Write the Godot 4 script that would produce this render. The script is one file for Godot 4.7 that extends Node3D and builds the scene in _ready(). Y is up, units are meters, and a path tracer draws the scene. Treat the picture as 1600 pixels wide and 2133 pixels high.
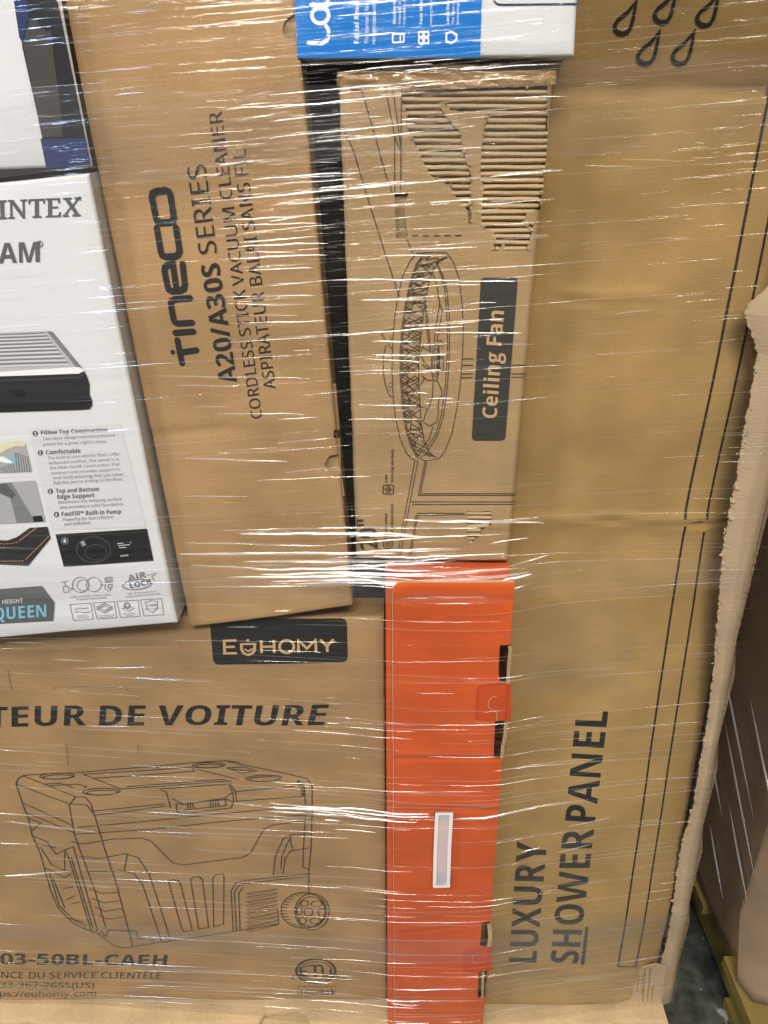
extends Node3D
# A wrapped pallet of mixed cartons in a warehouse aisle, seen close up from standing height.
# Metres, y up. The front of the load lies near z = 0 and faces +z; the floor is y = 0.

const FOCAL := 1602.0            # focal length in photograph pixels
const EYE := Vector3(0.0, 1.5, 0.8)
const PITCH := 0.4712389         # 27 degrees down
const MAIN_LAMP := Vector3(0.12, 4.2, 3.1)

var rng := RandomNumberGenerator.new()
var mats := {}
var solids := []                 # [outline in x, y; front z] of every carton, for laying the film over them
var zo := Vector2.ZERO           # origin and scale of the tracing coordinates in use
var zs := 1.0
var lift_step := 0
var tex := {}


func _ready() -> void:
	rng.seed = 20417
	camera_and_light()
	make_materials()
	setting()
	cooler_carton()
	gap_shade_box()
	shower_carton()
	vacuum_carton()
	airbed_carton()
	upper_white_carton()
	fan_carton()
	orange_carton()
	camera_box()
	film()


func camera_and_light() -> void:
	var cam := Camera3D.new()
	cam.name = "camera"
	cam.position = EYE
	cam.rotation.x = -PITCH
	cam.fov = rad_to_deg(2.0 * atan(1066.5 / FOCAL))
	cam.near = 0.02
	cam.far = 60.0
	add_child(cam)
	cam.current = true
	var we := WorldEnvironment.new()
	we.name = "environment"
	var e := Environment.new()
	e.background_mode = Environment.BG_COLOR
	e.background_color = Color(0.40, 0.37, 0.35)
	e.background_energy_multiplier = 0.3
	e.tonemap_mode = Environment.TONE_MAPPER_LINEAR
	e.tonemap_exposure = 1.06
	e.sdfgi_enabled = true
	e.ssao_enabled = true
	e.ssil_enabled = true
	we.environment = e
	add_child(we)
	# ceiling lamps of the hall and one added far lamp, out of view behind and above the camera
	ceiling_lamp(MAIN_LAMP, 2.0, 0.8, 28.0, Color(1.0, 0.965, 0.91), "long warm white ceiling lamp above the aisle")
	ceiling_lamp(Vector3(-3.0, 4.3, 2.3), 1.0, 0.5, 20.0, Color(1.0, 0.965, 0.91), "warm white ceiling lamp over the shelves beside the aisle")
	ceiling_lamp(Vector3(-1.8, 4.3, 3.8), 0.42, 0.8, 11.0, Color(0.72, 0.84, 1.0), "small cool white ceiling lamp beside the long warm lamp")
	ceiling_lamp(Vector3(0.4, 4.6, 9.5), 3.2, 1.2, 22.0, Color(1.0, 0.965, 0.91), "wide warm white lamp added far down the aisle to put glints on the film")  # added lamp, there to give the lower film its glints
	ceiling_lamp(Vector3(2.4, 4.6, 3.6), 0.7, 0.3, 4.0, Color(1.0, 0.95, 0.88), "short warm white ceiling lamp over the neighbouring row")


func ceiling_lamp(at_: Vector3, wide: float, deep: float, energy: float, c: Color, label: String) -> void:
	var t := thing("ceiling_lamp", label, "lamp", at_, "ceiling lamps of the hall")
	var m := StandardMaterial3D.new()
	m.albedo_color = Color(0.8, 0.8, 0.8)
	var b := BoxMesh.new()
	b.size = Vector3(wide + 0.06, 0.07, deep + 0.06)
	var h := MeshInstance3D.new()
	h.name = "housing"
	h.mesh = b
	h.material_override = m
	h.position.y = 0.06
	t.add_child(h, true)
	var g := StandardMaterial3D.new()
	g.emission_enabled = true
	g.emission = c
	g.emission_energy_multiplier = 1.0
	var d := BoxMesh.new()
	d.size = Vector3(wide, 0.012, deep)
	var lm := MeshInstance3D.new()
	lm.name = "light_diffuser"
	lm.mesh = d
	lm.material_override = g
	lm.position.y = 0.018
	t.add_child(lm, true)
	var l := AreaLight3D.new()
	l.name = "light"
	l.area_size = Vector2(wide, deep)
	l.area_normalize_energy = true
	l.light_energy = energy
	l.light_color = c
	l.area_range = 14.0
	l.area_attenuation = 2.0
	l.shadow_enabled = true
	t.add_child(l, true)
	l.rotation.x = -PI / 2


# ---------------------------------------------------------------- materials
func lin(r: float, g: float, b: float, a := 1.0) -> Color:
	var c := Color(r, g, b).linear_to_srgb()
	c.a = a
	return c


func noise_tex(key: String, sd: int, freq: float, lo: float, hi: float, size := 512, octaves := 4, kind := FastNoiseLite.TYPE_SIMPLEX_SMOOTH) -> NoiseTexture2D:
	if tex.has(key):
		return tex[key]
	var n := FastNoiseLite.new()
	n.seed = sd
	n.noise_type = kind
	n.frequency = freq
	n.fractal_octaves = octaves
	var t := NoiseTexture2D.new()
	t.width = size
	t.height = size
	t.seamless = true
	t.noise = n
	var g := Gradient.new()
	g.set_color(0, Color(lo, lo, lo))
	g.set_color(1, Color(hi, hi, hi))
	t.color_ramp = g
	tex[key] = t
	return t


func plain(key: String, c: Color, rough := 0.6) -> StandardMaterial3D:
	var m := StandardMaterial3D.new()
	m.resource_name = key
	m.albedo_color = c
	m.roughness = rough
	mats[key] = m
	return m


func board(key: String, c: Color, rough := 0.82, fibre := 1.0, ribs := 0.0) -> StandardMaterial3D:
	# paper board: fine fibres along x, faint mottling, and, where asked, the washboard of the flutes below
	var m := plain(key, c, rough)
	m.metallic_specular = 0.35
	m.uv1_triplanar = true
	m.uv1_world_triplanar = true
	m.uv1_scale = Vector3(7.0, 30.0, 7.0)
	m.albedo_texture = noise_tex("fibre%.2f" % fibre, 5, 0.09, 1.0 - 0.20 * fibre, 1.0, 512, 5)
	m.detail_enabled = true
	m.detail_blend_mode = BaseMaterial3D.BLEND_MODE_MUL
	m.detail_uv_layer = BaseMaterial3D.DETAIL_UV_2
	m.uv2_triplanar = true
	m.uv2_world_triplanar = true
	m.uv2_scale = Vector3(1.3, 1.7, 1.3)
	m.detail_albedo = noise_tex("mottle%.2f" % fibre, 9, 0.01, 1.0 - 0.16 * fibre, 1.0, 512, 4)
	if ribs > 0.0:
		m.heightmap_enabled = true
		m.heightmap_texture = noise_tex("ribs", 14, 0.02, 0.0, 1.0, 512, 3)
		m.heightmap_scale = ribs
	return m


func make_materials() -> void:
	board("kraft_cooler", lin(0.465, 0.29, 0.135), 0.85, 1.0, 0.012)
	board("kraft_vacuum", lin(0.505, 0.315, 0.148), 0.85, 1.0, 0.012)
	board("kraft_fan", lin(0.51, 0.34, 0.17), 0.85, 1.0, 0.016)
	board("kraft_shower", lin(0.49, 0.312, 0.118), 0.85, 1.0, 0.012)
	board("kraft_torn", lin(0.62, 0.45, 0.25), 0.95, 1.0, 0.05)
	board("kraft_inner", lin(0.38, 0.25, 0.13), 0.95, 1.0)
	board("kraft_neighbour", lin(0.40, 0.265, 0.155), 0.9, 1.0)
	board("kraft_corner", lin(0.42, 0.295, 0.19), 0.9, 1.3)
	board("pink_board", lin(0.56, 0.42, 0.265), 0.9, 0.9, 0.03)
	board("white_board", lin(0.64, 0.65, 0.66), 0.55, 0.12)
	board("white_side", lin(0.60, 0.59, 0.55), 0.7, 0.3)
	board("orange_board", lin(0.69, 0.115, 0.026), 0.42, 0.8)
	board("orange_recess_shade", lin(0.56, 0.075, 0.018), 0.5, 0.4)  # the same orange darkened: shade of the recess put into the colour
	board("blue_board", lin(0.006, 0.17, 0.55), 0.4, 0.1)
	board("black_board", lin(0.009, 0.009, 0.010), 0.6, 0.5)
	board("wood", lin(0.55, 0.41, 0.22), 0.85, 1.0, 0.016)
	board("wood_yellow", lin(0.30, 0.22, 0.06), 0.85, 1.0, 0.016)
	plain("ink", lin(0.010, 0.011, 0.011), 0.6)
	plain("ink_soft", lin(0.030, 0.029, 0.025), 0.65)
	plain("ink_brown", lin(0.03, 0.02, 0.012), 0.7)
	plain("ink_grey", lin(0.085, 0.088, 0.092), 0.6)
	plain("ink_pale", lin(0.17, 0.173, 0.178), 0.6)
	plain("grey_light", lin(0.56, 0.565, 0.575), 0.6)
	plain("grey_mat", lin(0.40, 0.405, 0.42), 0.6)
	plain("grey_mid", lin(0.33, 0.335, 0.34), 0.6)
	plain("print_black", lin(0.012, 0.012, 0.014), 0.45)
	plain("print_black2", lin(0.022, 0.022, 0.026), 0.45)
	plain("print_grey_dark", lin(0.055, 0.05, 0.046), 0.4)
	plain("print_navy", lin(0.016, 0.028, 0.10), 0.45)
	plain("print_white", lin(0.75, 0.75, 0.75), 0.6)
	plain("print_sky", lin(0.17, 0.42, 0.55), 0.6)
	plain("print_cream", lin(0.6, 0.58, 0.38), 0.6)
	plain("print_orange", lin(0.55, 0.25, 0.09), 0.6)
	plain("print_kraft", lin(0.46, 0.29, 0.14), 0.8)
	var tape := plain("tape", lin(0.42, 0.25, 0.10, 0.55), 0.12)
	tape.transparency = BaseMaterial3D.TRANSPARENCY_ALPHA
	film_material("film", 0.0, 0.10)
	film_material("film_layer", 0.018, 0.14)
	film_material("film_fine", 0.05, 0.12)
	film_material("film_fold", 0.10, 0.12)
	film_material("film_rope", 0.20, 0.16)
	film_material("clear_plastic", 0.45, 0.2)
	plain("milky_plastic", lin(0.72, 0.66, 0.64), 0.3)
	var fl := plain("concrete", lin(0.105, 0.11, 0.088), 0.55)
	fl.uv1_triplanar = true
	fl.uv1_world_triplanar = true
	fl.uv1_scale = Vector3(2.2, 2.2, 2.2)
	fl.albedo_texture = noise_tex("concrete", 31, 0.02, 0.45, 1.0, 512, 6)
	fl.detail_enabled = true
	fl.detail_blend_mode = BaseMaterial3D.BLEND_MODE_MIX
	fl.detail_uv_layer = BaseMaterial3D.DETAIL_UV_2
	fl.uv2_triplanar = true
	fl.uv2_world_triplanar = true
	fl.uv2_scale = Vector3(2.6, 2.6, 2.6)
	fl.detail_albedo = scuff_tex()


func scuff_tex() -> ImageTexture:
	# pale scuffs and dried drips on the concrete, as alpha flecks
	var im := Image.create(256, 256, false, Image.FORMAT_RGBA8)
	im.fill(Color(0.75, 0.76, 0.72, 0.0))
	var n := FastNoiseLite.new()
	n.seed = 77
	n.frequency = 0.022
	n.fractal_octaves = 5
	for y in 256:
		for x in 256:
			var v := n.get_noise_2d(x, y * 0.7)
			im.set_pixel(x, y, Color(0.72, 0.73, 0.69, clampf((v - 0.42) * 5.0, 0.0, 0.6)))
	return ImageTexture.create_from_image(im)


func film_material(key: String, milk: float, rough: float) -> void:
	var m := plain(key, Color(0.93, 0.93, 0.95, milk), rough)
	m.transparency = BaseMaterial3D.TRANSPARENCY_ALPHA
	m.metallic_specular = 0.5
	if key == "film":
		# the fine lines that stretching leaves in the film, as relief
		m.heightmap_enabled = true
		m.heightmap_scale = 0.075
		m.heightmap_texture = noise_tex("film_lines", 23, 0.022, 0.0, 1.0, 1024, 5)
	m.cull_mode = BaseMaterial3D.CULL_DISABLED


# ---------------------------------------------------------------- geometry helpers
func ray(px: float, py: float) -> Vector3:
	var a := (px - 800.0) / FOCAL
	var b := (1066.5 - py) / FOCAL
	return Vector3(a, b * cos(PITCH) - sin(PITCH), -b * sin(PITCH) - cos(PITCH))


func at(px: float, py: float, z: float) -> Vector3:
	var d := ray(px, py)
	return EYE + d * ((z - EYE.z) / d.z)


func look(x: float, y: float, scale_: float) -> void:
	zo = Vector2(x, y)
	zs = scale_


func q(x: float, y: float) -> Vector2:
	return zo + Vector2(x, y) / zs


func qs(a: Array) -> PackedVector2Array:
	var out := PackedVector2Array()
	for i in range(0, a.size(), 2):
		out.append(q(a[i], a[i + 1]))
	return out


func face(z: float, amp := 0.0, sd := 1, freq := 3.0) -> Dictionary:
	var n := FastNoiseLite.new()
	n.seed = sd
	n.frequency = freq
	n.fractal_octaves = 2
	return {"z": z, "n": n, "amp": amp, "dents": [], "bend": []}


func disp(f: Dictionary, x: float, y: float) -> float:
	var d: float = f.amp * f.n.get_noise_2d(x, y)
	for c in f.dents:      # a crease: [from, to, depth, half width, ridge]
		var a: Vector2 = c[0]
		var b: Vector2 = c[1]
		if absf(y - (a.y + b.y) * 0.5) > absf(a.y - b.y) + 0.08:
			continue
		var t: float = clampf((x - a.x) / (b.x - a.x), 0.0, 1.0)
		var p := a.lerp(b, t) + Vector2(0, 0.0016 * sin(x * 27.0) + 0.0008 * sin(x * 71.0))
		var k: float = (y - p.y) / c[3]
		var ends: float = clampf(minf(x - a.x, b.x - x) / 0.02 + 1.0, 0.0, 1.0)
		d -= c[2] * ends * exp(-k * k)
		d += c[4] * ends * (exp(-pow(k * 0.28 - 0.55, 2.0)) if k > 0 else 0.35 * exp(-pow(k * 0.25 + 0.5, 2.0)))
	if f.bend:           # [from x, curve back, from y, lean out, below y, step out]
		d -= f.bend[1] * pow(maxf(0.0, x - f.bend[0]), 2.0)
		d += f.bend[3] * maxf(0.0, y - f.bend[2])
		d += f.bend[5] * smoothstep(0.0, 0.75, f.bend[4] - y)
	return d


func on_xy(f: Dictionary, p: Vector2, lift := 0.0) -> Vector3:
	return Vector3(p.x, p.y, f.z + disp(f, p.x, p.y) + lift)


func flat(f: Dictionary, p: Vector2) -> Vector2:
	var w := at(p.x, p.y, f.z)
	for i in 3:
		w = at(p.x, p.y, f.z + disp(f, w.x, w.y))
	return Vector2(w.x, w.y)


func new_st() -> SurfaceTool:
	var st := SurfaceTool.new()
	st.begin(Mesh.PRIMITIVE_TRIANGLES)
	return st


func thing(called: String, label: String, category: String, base: Vector3, group := "") -> Node3D:
	var o := Node3D.new()
	var n := called
	var k := 0
	while has_node(n):
		k += 1
		n = "%s_%03d" % [called, k]
	o.name = n
	add_child(o)
	o.position = base
	o.set_meta("label", label)
	o.set_meta("category", category)
	if group:
		o.set_meta("group", group)
	return o


func part(parent: Node3D, called: String, st: SurfaceTool, m: String, smooth := true) -> MeshInstance3D:
	if smooth:
		st.index()
	st.generate_normals()
	var mi := MeshInstance3D.new()
	mi.name = called
	mi.mesh = st.commit()
	mi.material_override = mats[m]
	parent.add_child(mi, true)
	if parent.get_parent() == self and parent is Node3D and not parent is MeshInstance3D:
		mi.position = -parent.position
	return mi


func structure(called: String, st: SurfaceTool, m: String) -> MeshInstance3D:
	var mi := part(self, called, st, m)
	mi.set_meta("kind", "structure")
	return mi


func tri(st: SurfaceTool, a: Vector3, b: Vector3, c: Vector3) -> void:
	if (b - a).cross(c - a).z > 0.0:
		st.add_vertex(a); st.add_vertex(c); st.add_vertex(b)
	else:
		st.add_vertex(a); st.add_vertex(b); st.add_vertex(c)


func laid(st: SurfaceTool, f: Dictionary, a: Vector2, b: Vector2, c: Vector2, lift: float, deep := 0) -> void:
	# a triangle of print laid on a carton face, split until it follows the face
	var ab := a.distance_to(b)
	var bc := b.distance_to(c)
	var ca := c.distance_to(a)
	var m := maxf(ab, maxf(bc, ca))
	if m > 0.016 and deep < 9:
		if m == ab:
			var p := (a + b) * 0.5
			laid(st, f, a, p, c, lift, deep + 1); laid(st, f, p, b, c, lift, deep + 1)
		elif m == bc:
			var p := (b + c) * 0.5
			laid(st, f, a, b, p, lift, deep + 1); laid(st, f, a, p, c, lift, deep + 1)
		else:
			var p := (c + a) * 0.5
			laid(st, f, a, b, p, lift, deep + 1); laid(st, f, p, b, c, lift, deep + 1)
		return
	tri(st, on_xy(f, a, lift), on_xy(f, b, lift), on_xy(f, c, lift))


func next_lift() -> float:
	lift_step = (lift_step + 1) % 12
	return 0.0007 + 0.00003 * lift_step


func fill(st: SurfaceTool, f: Dictionary, px: PackedVector2Array, extra := 0.0) -> void:
	var w := PackedVector2Array()
	for p in px:
		w.append(flat(f, p))
	var ix := Geometry2D.triangulate_polygon(w)
	var l := next_lift() + extra
	for i in range(0, ix.size(), 3):
		laid(st, f, w[ix[i]], w[ix[i + 1]], w[ix[i + 2]], l)


func print_fill(parent: Node3D, f: Dictionary, px: PackedVector2Array, m: String, called := "print", extra := 0.0) -> MeshInstance3D:
	var st := new_st()
	fill(st, f, px, extra)
	return part(parent, called, st, m, false)


func stroke(st: SurfaceTool, f: Dictionary, px: PackedVector2Array, wide: float, closed := false, extra := 0.0, round_caps := false) -> void:
	# a drawn line of even width in metres
	var w := PackedVector2Array()
	var n := px.size()
	for i in (n + 1 if closed else n):
		var p := flat(f, px[i % n])
		if w.size() and w[w.size() - 1].distance_to(p) < 0.0002:
			continue
		if w.size():
			var o := w[w.size() - 1]
			var k := int(o.distance_to(p) / 0.014)
			for j in k:
				w.append(o.lerp(p, (j + 1.0) / (k + 1.0)))
		w.append(p)
	if w.size() < 2:
		return
	var l := next_lift() + extra
	var left := PackedVector2Array()
	var right := PackedVector2Array()
	var e := w.size() - 1
	for i in w.size():
		var d0 := (w[i] - w[i - 1]).normalized() if i > 0 else ((w[e] - w[e - 1]).normalized() if closed else (w[1] - w[0]).normalized())
		var d1 := (w[i + 1] - w[i]).normalized() if i < e else ((w[1] - w[0]).normalized() if closed else d0)
		var t := (d0 + d1)
		t = t.normalized() if t.length() > 0.1 else d0
		var nn := Vector2(-t.y, t.x)
		var s := minf(1.8, 1.0 / maxf(0.3, nn.dot(Vector2(-d0.y, d0.x))))
		left.append(w[i] + nn * wide * 0.5 * s)
		right.append(w[i] - nn * wide * 0.5 * s)
	for i in e:
		tri(st, on_xy(f, left[i], l), on_xy(f, right[i], l), on_xy(f, left[i + 1], l))
		tri(st, on_xy(f, right[i], l), on_xy(f, right[i + 1], l), on_xy(f, left[i + 1], l))
	if round_caps and not closed:
		for k in 2:
			var c: Vector2 = w[0] if k == 0 else w[e]
			var a: Vector2 = (left[0] if k == 0 else right[e]) - c
			for j in 6:
				var p0 := c + a.rotated(PI * j / 6.0)
				var p1 := c + a.rotated(PI * (j + 1) / 6.0)
				tri(st, on_xy(f, c, l), on_xy(f, p0, l), on_xy(f, p1, l))


func ellipse(cx: float, cy: float, rx: float, ry: float, tilt := 0.0, n := 28) -> PackedVector2Array:
	var out := PackedVector2Array()
	for i in n:
		var a := TAU * i / n
		var v := Vector2(cos(a) * rx, sin(a) * ry).rotated(tilt)
		out.append(q(cx + v.x, cy + v.y))
	return out


func lines(parent: Node3D, f: Dictionary, list: Array, wide: float, m: String, called: String) -> MeshInstance3D:
	var st := new_st()
	for a in list:
		stroke(st, f, qs(a), wide)
	return part(parent, called, st, m, false)


func glyphs(s: String, font: String) -> Array:
	# [triangle corners, left, right, baseline, cap height] of a line of text
	var fo := SystemFont.new()
	fo.font_names = PackedStringArray(["Droid Serif" if font.begins_with("serif") else "Droid Sans"])
	fo.font_weight = 700 if font.ends_with("bold") else 400
	var h := text_mesh("H", fo).get_aabb()
	var t := text_mesh(s, fo)
	var box := t.get_aabb()
	var arr := t.surface_get_arrays(0)
	return [arr, box.position.x, box.end.x, h.position.y, h.size.y]


func text_mesh(s: String, fo: Font) -> TextMesh:
	var t := TextMesh.new()
	t.text = s
	t.font = fo
	t.font_size = 48
	t.pixel_size = 0.01
	t.curve_step = 1.5
	t.depth = 0.0
	t.horizontal_alignment = HORIZONTAL_ALIGNMENT_LEFT
	return t


func text(parent: Node3D, f: Dictionary, s: String, a: Vector2, b: Vector2, c: Vector2, m: String, font := "sans", extra := 0.0, called := "lettering") -> void:
	# a: start of the baseline, b: its end, c: top of a capital over a, all in photograph pixels on that face
	var g := glyphs(s, font)
	var wa := flat(f, a)
	var along := flat(f, b) - wa
	var up := flat(f, c) - wa
	var v: PackedVector3Array = g[0][Mesh.ARRAY_VERTEX]
	var ix: PackedInt32Array = g[0][Mesh.ARRAY_INDEX] if g[0][Mesh.ARRAY_INDEX] != null else PackedInt32Array(range(v.size()))
	var st := new_st()
	var l := next_lift() + extra
	var p := PackedVector2Array()
	for k in v:
		p.append(wa + along * ((k.x - g[1]) / (g[2] - g[1])) + up * ((k.y - g[3]) / g[4]))
	for i in range(0, ix.size(), 3):
		laid(st, f, p[ix[i]], p[ix[i + 1]], p[ix[i + 2]], l)
	part(parent, called, st, m, false)


func zt(parent: Node3D, f: Dictionary, s: String, ax: float, ay: float, bx: float, by: float, cap: float, m: String, font := "sans", extra := 0.0) -> void:
	# the same in tracing coordinates, capitals standing square to the baseline
	var d := Vector2(bx - ax, by - ay).normalized()
	text(parent, f, s, q(ax, ay), q(bx, by), q(ax + d.y * cap, ay - d.x * cap), m, font, extra)


func carton(called: String, label: String, f: Dictionary, corners: Array, depth: float, m: String, side := "", cell := 0.012, cuts := [], r := 0.003, wobble := 0.0006) -> Node3D:
	# corners: top left, top right, bottom right, bottom left in x, y. cuts: [outline in x, y, snapped]
	var tl: Vector2 = corners[0]
	var tr: Vector2 = corners[1]
	var br: Vector2 = corners[2]
	var bl: Vector2 = corners[3]
	solids.append([PackedVector2Array([tl, tr, br, bl]), f])
	var base := (bl + br) * 0.5
	var t := thing(called, label, "box", Vector3(base.x, minf(bl.y, br.y), f.z - depth * 0.5))
	var wide := (tl.distance_to(tr) + bl.distance_to(br)) * 0.5
	var high := (tl.distance_to(bl) + tr.distance_to(br)) * 0.5
	var us := stops(wide, cell, r)
	var vs := stops(high, cell, r)
	var wn := FastNoiseLite.new()
	wn.seed = int(absf(base.x) * 1000.0) + 3
	wn.frequency = 14.0
	var grid := []
	for v in vs:
		var row := PackedVector3Array()
		for u in us:
			var p := tl.lerp(tr, u[0]).lerp(bl.lerp(br, u[0]), v[0])
			p += Vector2(wn.get_noise_2d(p.x, p.y), wn.get_noise_2d(p.x + 9.0, p.y)) * wobble
			for c in cuts:
				if c[1]:
					p = snapped_to(p, c[0], cell * 0.62)
			row.append(on_xy(f, p, -maxf(u[1], v[1])))
		grid.append(row)
	var st := new_st()
	st.set_smooth_group(0)
	for j in vs.size() - 1:
		for i in us.size() - 1:
			var a: Vector3 = grid[j][i]
			var b: Vector3 = grid[j][i + 1]
			var c: Vector3 = grid[j + 1][i + 1]
			var d: Vector3 = grid[j + 1][i]
			var mid := (a + b + c + d) * 0.25
			var gone := false
			for k in cuts:
				if Geometry2D.is_point_in_polygon(Vector2(mid.x, mid.y), k[0]):
					gone = true
			if gone:
				continue
			st.add_vertex(a); st.add_vertex(b); st.add_vertex(c)
			st.add_vertex(a); st.add_vertex(c); st.add_vertex(d)
	part(t, "front_panel", st, m)
	var sm := side if side else m
	var e := us.size() - 1
	var g := vs.size() - 1
	var ring := [[], [], [], []]
	for j in vs.size():
		ring[0].append(grid[g - j][0])
		ring[1].append(grid[j][e])
	for i in us.size():
		ring[2].append(grid[0][i])
		ring[3].append(grid[g][e - i])
	var names := ["side_panel", "side_panel", "top_panel", "bottom_panel"]
	for k in 4:
		var s2 := new_st()
		for i in ring[k].size() - 1:
			var a: Vector3 = ring[k][i]
			var b: Vector3 = ring[k][i + 1]
			var c := Vector3(b.x, b.y, f.z - depth)
			var d := Vector3(a.x, a.y, f.z - depth)
			s2.add_vertex(a); s2.add_vertex(c); s2.add_vertex(b)
			s2.add_vertex(a); s2.add_vertex(d); s2.add_vertex(c)
		part(t, names[k], s2, sm)
	var bk := new_st()
	var z := f.z - depth - 0.0005 as float
	for p in [tl, br, tr, tl, bl, br]:
		bk.add_vertex(Vector3(p.x, p.y, z))
	part(t, "back_panel", bk, sm)
	return t


func stops(length: float, cell: float, r: float) -> Array:
	# [place 0..1, drop of the rounded rim]
	var out := [[0.0, r], [0.3 * r / length, 0.28 * r]]
	var n := maxi(1, int((length - 2.0 * r) / cell))
	for i in n + 1:
		out.append([(r + (length - 2.0 * r) * i / n) / length, 0.0])
	out.append([1.0 - 0.3 * r / length, 0.28 * r])
	out.append([1.0, r])
	return out


func snapped_to(p: Vector2, poly: PackedVector2Array, near: float) -> Vector2:
	var best := p
	var bd := near
	for i in poly.size():
		var c := Geometry2D.get_closest_point_to_segment(p, poly[i], poly[(i + 1) % poly.size()])
		var d := p.distance_to(c)
		if d < bd:
			bd = d
			best = c
	return best


func corners_px(f: Dictionary, a: Array) -> Array:
	var out := []
	for i in range(0, 8, 2):
		out.append(flat(f, Vector2(a[i], a[i + 1])))
	return out


func world_poly(f: Dictionary, px: PackedVector2Array) -> PackedVector2Array:
	var out := PackedVector2Array()
	for p in px:
		out.append(flat(f, p))
	return out


func plate(parent: Node3D, called: String, f: Dictionary, px: PackedVector2Array, thick: float, m: String, edge := "") -> MeshInstance3D:
	# a flat piece of board with thickness; its cut edge may have a look of its own
	var w := world_poly(f, px)
	var st := new_st()
	var ix := Geometry2D.triangulate_polygon(w)
	for i in range(0, ix.size(), 3):
		laid(st, f, w[ix[i]], w[ix[i + 1]], w[ix[i + 2]], 0.0)
	var es := st if edge == "" else new_st()
	for i in w.size():
		var a := on_xy(f, w[i])
		var b := on_xy(f, w[(i + 1) % w.size()])
		var back := Vector3(0, 0, -thick)
		es.add_vertex(a); es.add_vertex(b); es.add_vertex(b + back)
		es.add_vertex(a); es.add_vertex(b + back); es.add_vertex(a + back)
	var mi := part(parent, called, st, m, false)
	if edge:
		part(parent, "cut_edge", es, edge, false)
	return mi


func rounded(pts: Array, r: float) -> PackedVector2Array:
	# corners of a traced outline rounded by r
	var p := qs(pts)
	var out := PackedVector2Array()
	var n := p.size()
	r /= zs
	for i in n:
		var a := p[i] + (p[(i + n - 1) % n] - p[i]).normalized() * r
		var b := p[i] + (p[(i + 1) % n] - p[i]).normalized() * r
		for k in 6:
			var t := k / 5.0
			out.append(a.lerp(p[i], t).lerp(p[i].lerp(b, t), t))
	return out


func box_into(st: SurfaceTool, c: Vector3, s: Vector3) -> void:
	var b := BoxMesh.new()
	b.size = s
	st.append_from(b, 0, Transform3D(Basis(), c))


func box_part(parent: Node3D, called: String, c: Vector3, s: Vector3, m: String) -> MeshInstance3D:
	var mi := MeshInstance3D.new()
	var b := BoxMesh.new()
	b.size = s
	mi.name = called
	mi.mesh = b
	mi.material_override = mats[m]
	parent.add_child(mi, true)
	mi.position = c - parent.position
	return mi


# ---------------------------------------------------------------- the setting
func setting() -> void:
	var st := new_st()
	box_into(st, Vector3(0, -0.05, 0), Vector3(12, 0.1, 12))
	structure("floor", st, "concrete")
	# the pallet below the load
	var p := thing("wooden_pallet", "pale wooden pallet under the wrapped cartons", "pallet", Vector3(-0.15, 0, -0.55))
	for i in 5:
		box_part(p, "deck_board", Vector3(-0.15, 0.1265, 0.01 - i * 0.25), Vector3(1.26, 0.02, 0.11), "wood")
	for i in 3:
		box_part(p, "stringer", Vector3(-0.74 + i * 0.59, 0.068, -0.49), Vector3(0.06, 0.097, 1.1), "wood")
	for i in 3:
		box_part(p, "bottom_board", Vector3(-0.15, 0.010, 0.0 - i * 0.49), Vector3(1.24, 0.0195, 0.1), "wood")
	# torn slip sheet of board between deck and cartons
	var s := thing("slip_sheet", "torn pale cardboard slip sheet lying on the wooden pallet deck", "cardboard", Vector3(-0.15, 0.137, 0.0))
	var ss := new_st()
	var n := FastNoiseLite.new()
	n.seed = 8
	n.frequency = 18.0
	var steps := 140
	var prev := []
	for i in steps + 1:
		var x := -0.78 + 1.26 * i / steps
		var fz := 0.043 + 0.010 * n.get_noise_1d(x * 0.5) + 0.004 * n.get_noise_1d(x * 7.0 + 3.0) - (0.018 if x > -0.205 and x < -0.13 else 0.0)
		var dy := 0.0035 * n.get_noise_1d(x * 3.0 + 9.0)
		var row := [Vector3(x, 0.1415, -0.9), Vector3(x, 0.1425, 0.0), Vector3(x, 0.1422 + dy, fz - 0.012), Vector3(x, 0.1395 + dy, fz), Vector3(x, 0.1375, fz - 0.006), Vector3(x, 0.1372, -0.9)]
		if prev:
			for k in 5:
				ss.add_vertex(prev[k]); ss.add_vertex(row[k + 1]); ss.add_vertex(row[k])
				ss.add_vertex(prev[k]); ss.add_vertex(prev[k + 1]); ss.add_vertex(row[k + 1])
		prev = row
	part(s, "sheet", ss, "kraft_torn")
	neighbour()


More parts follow.
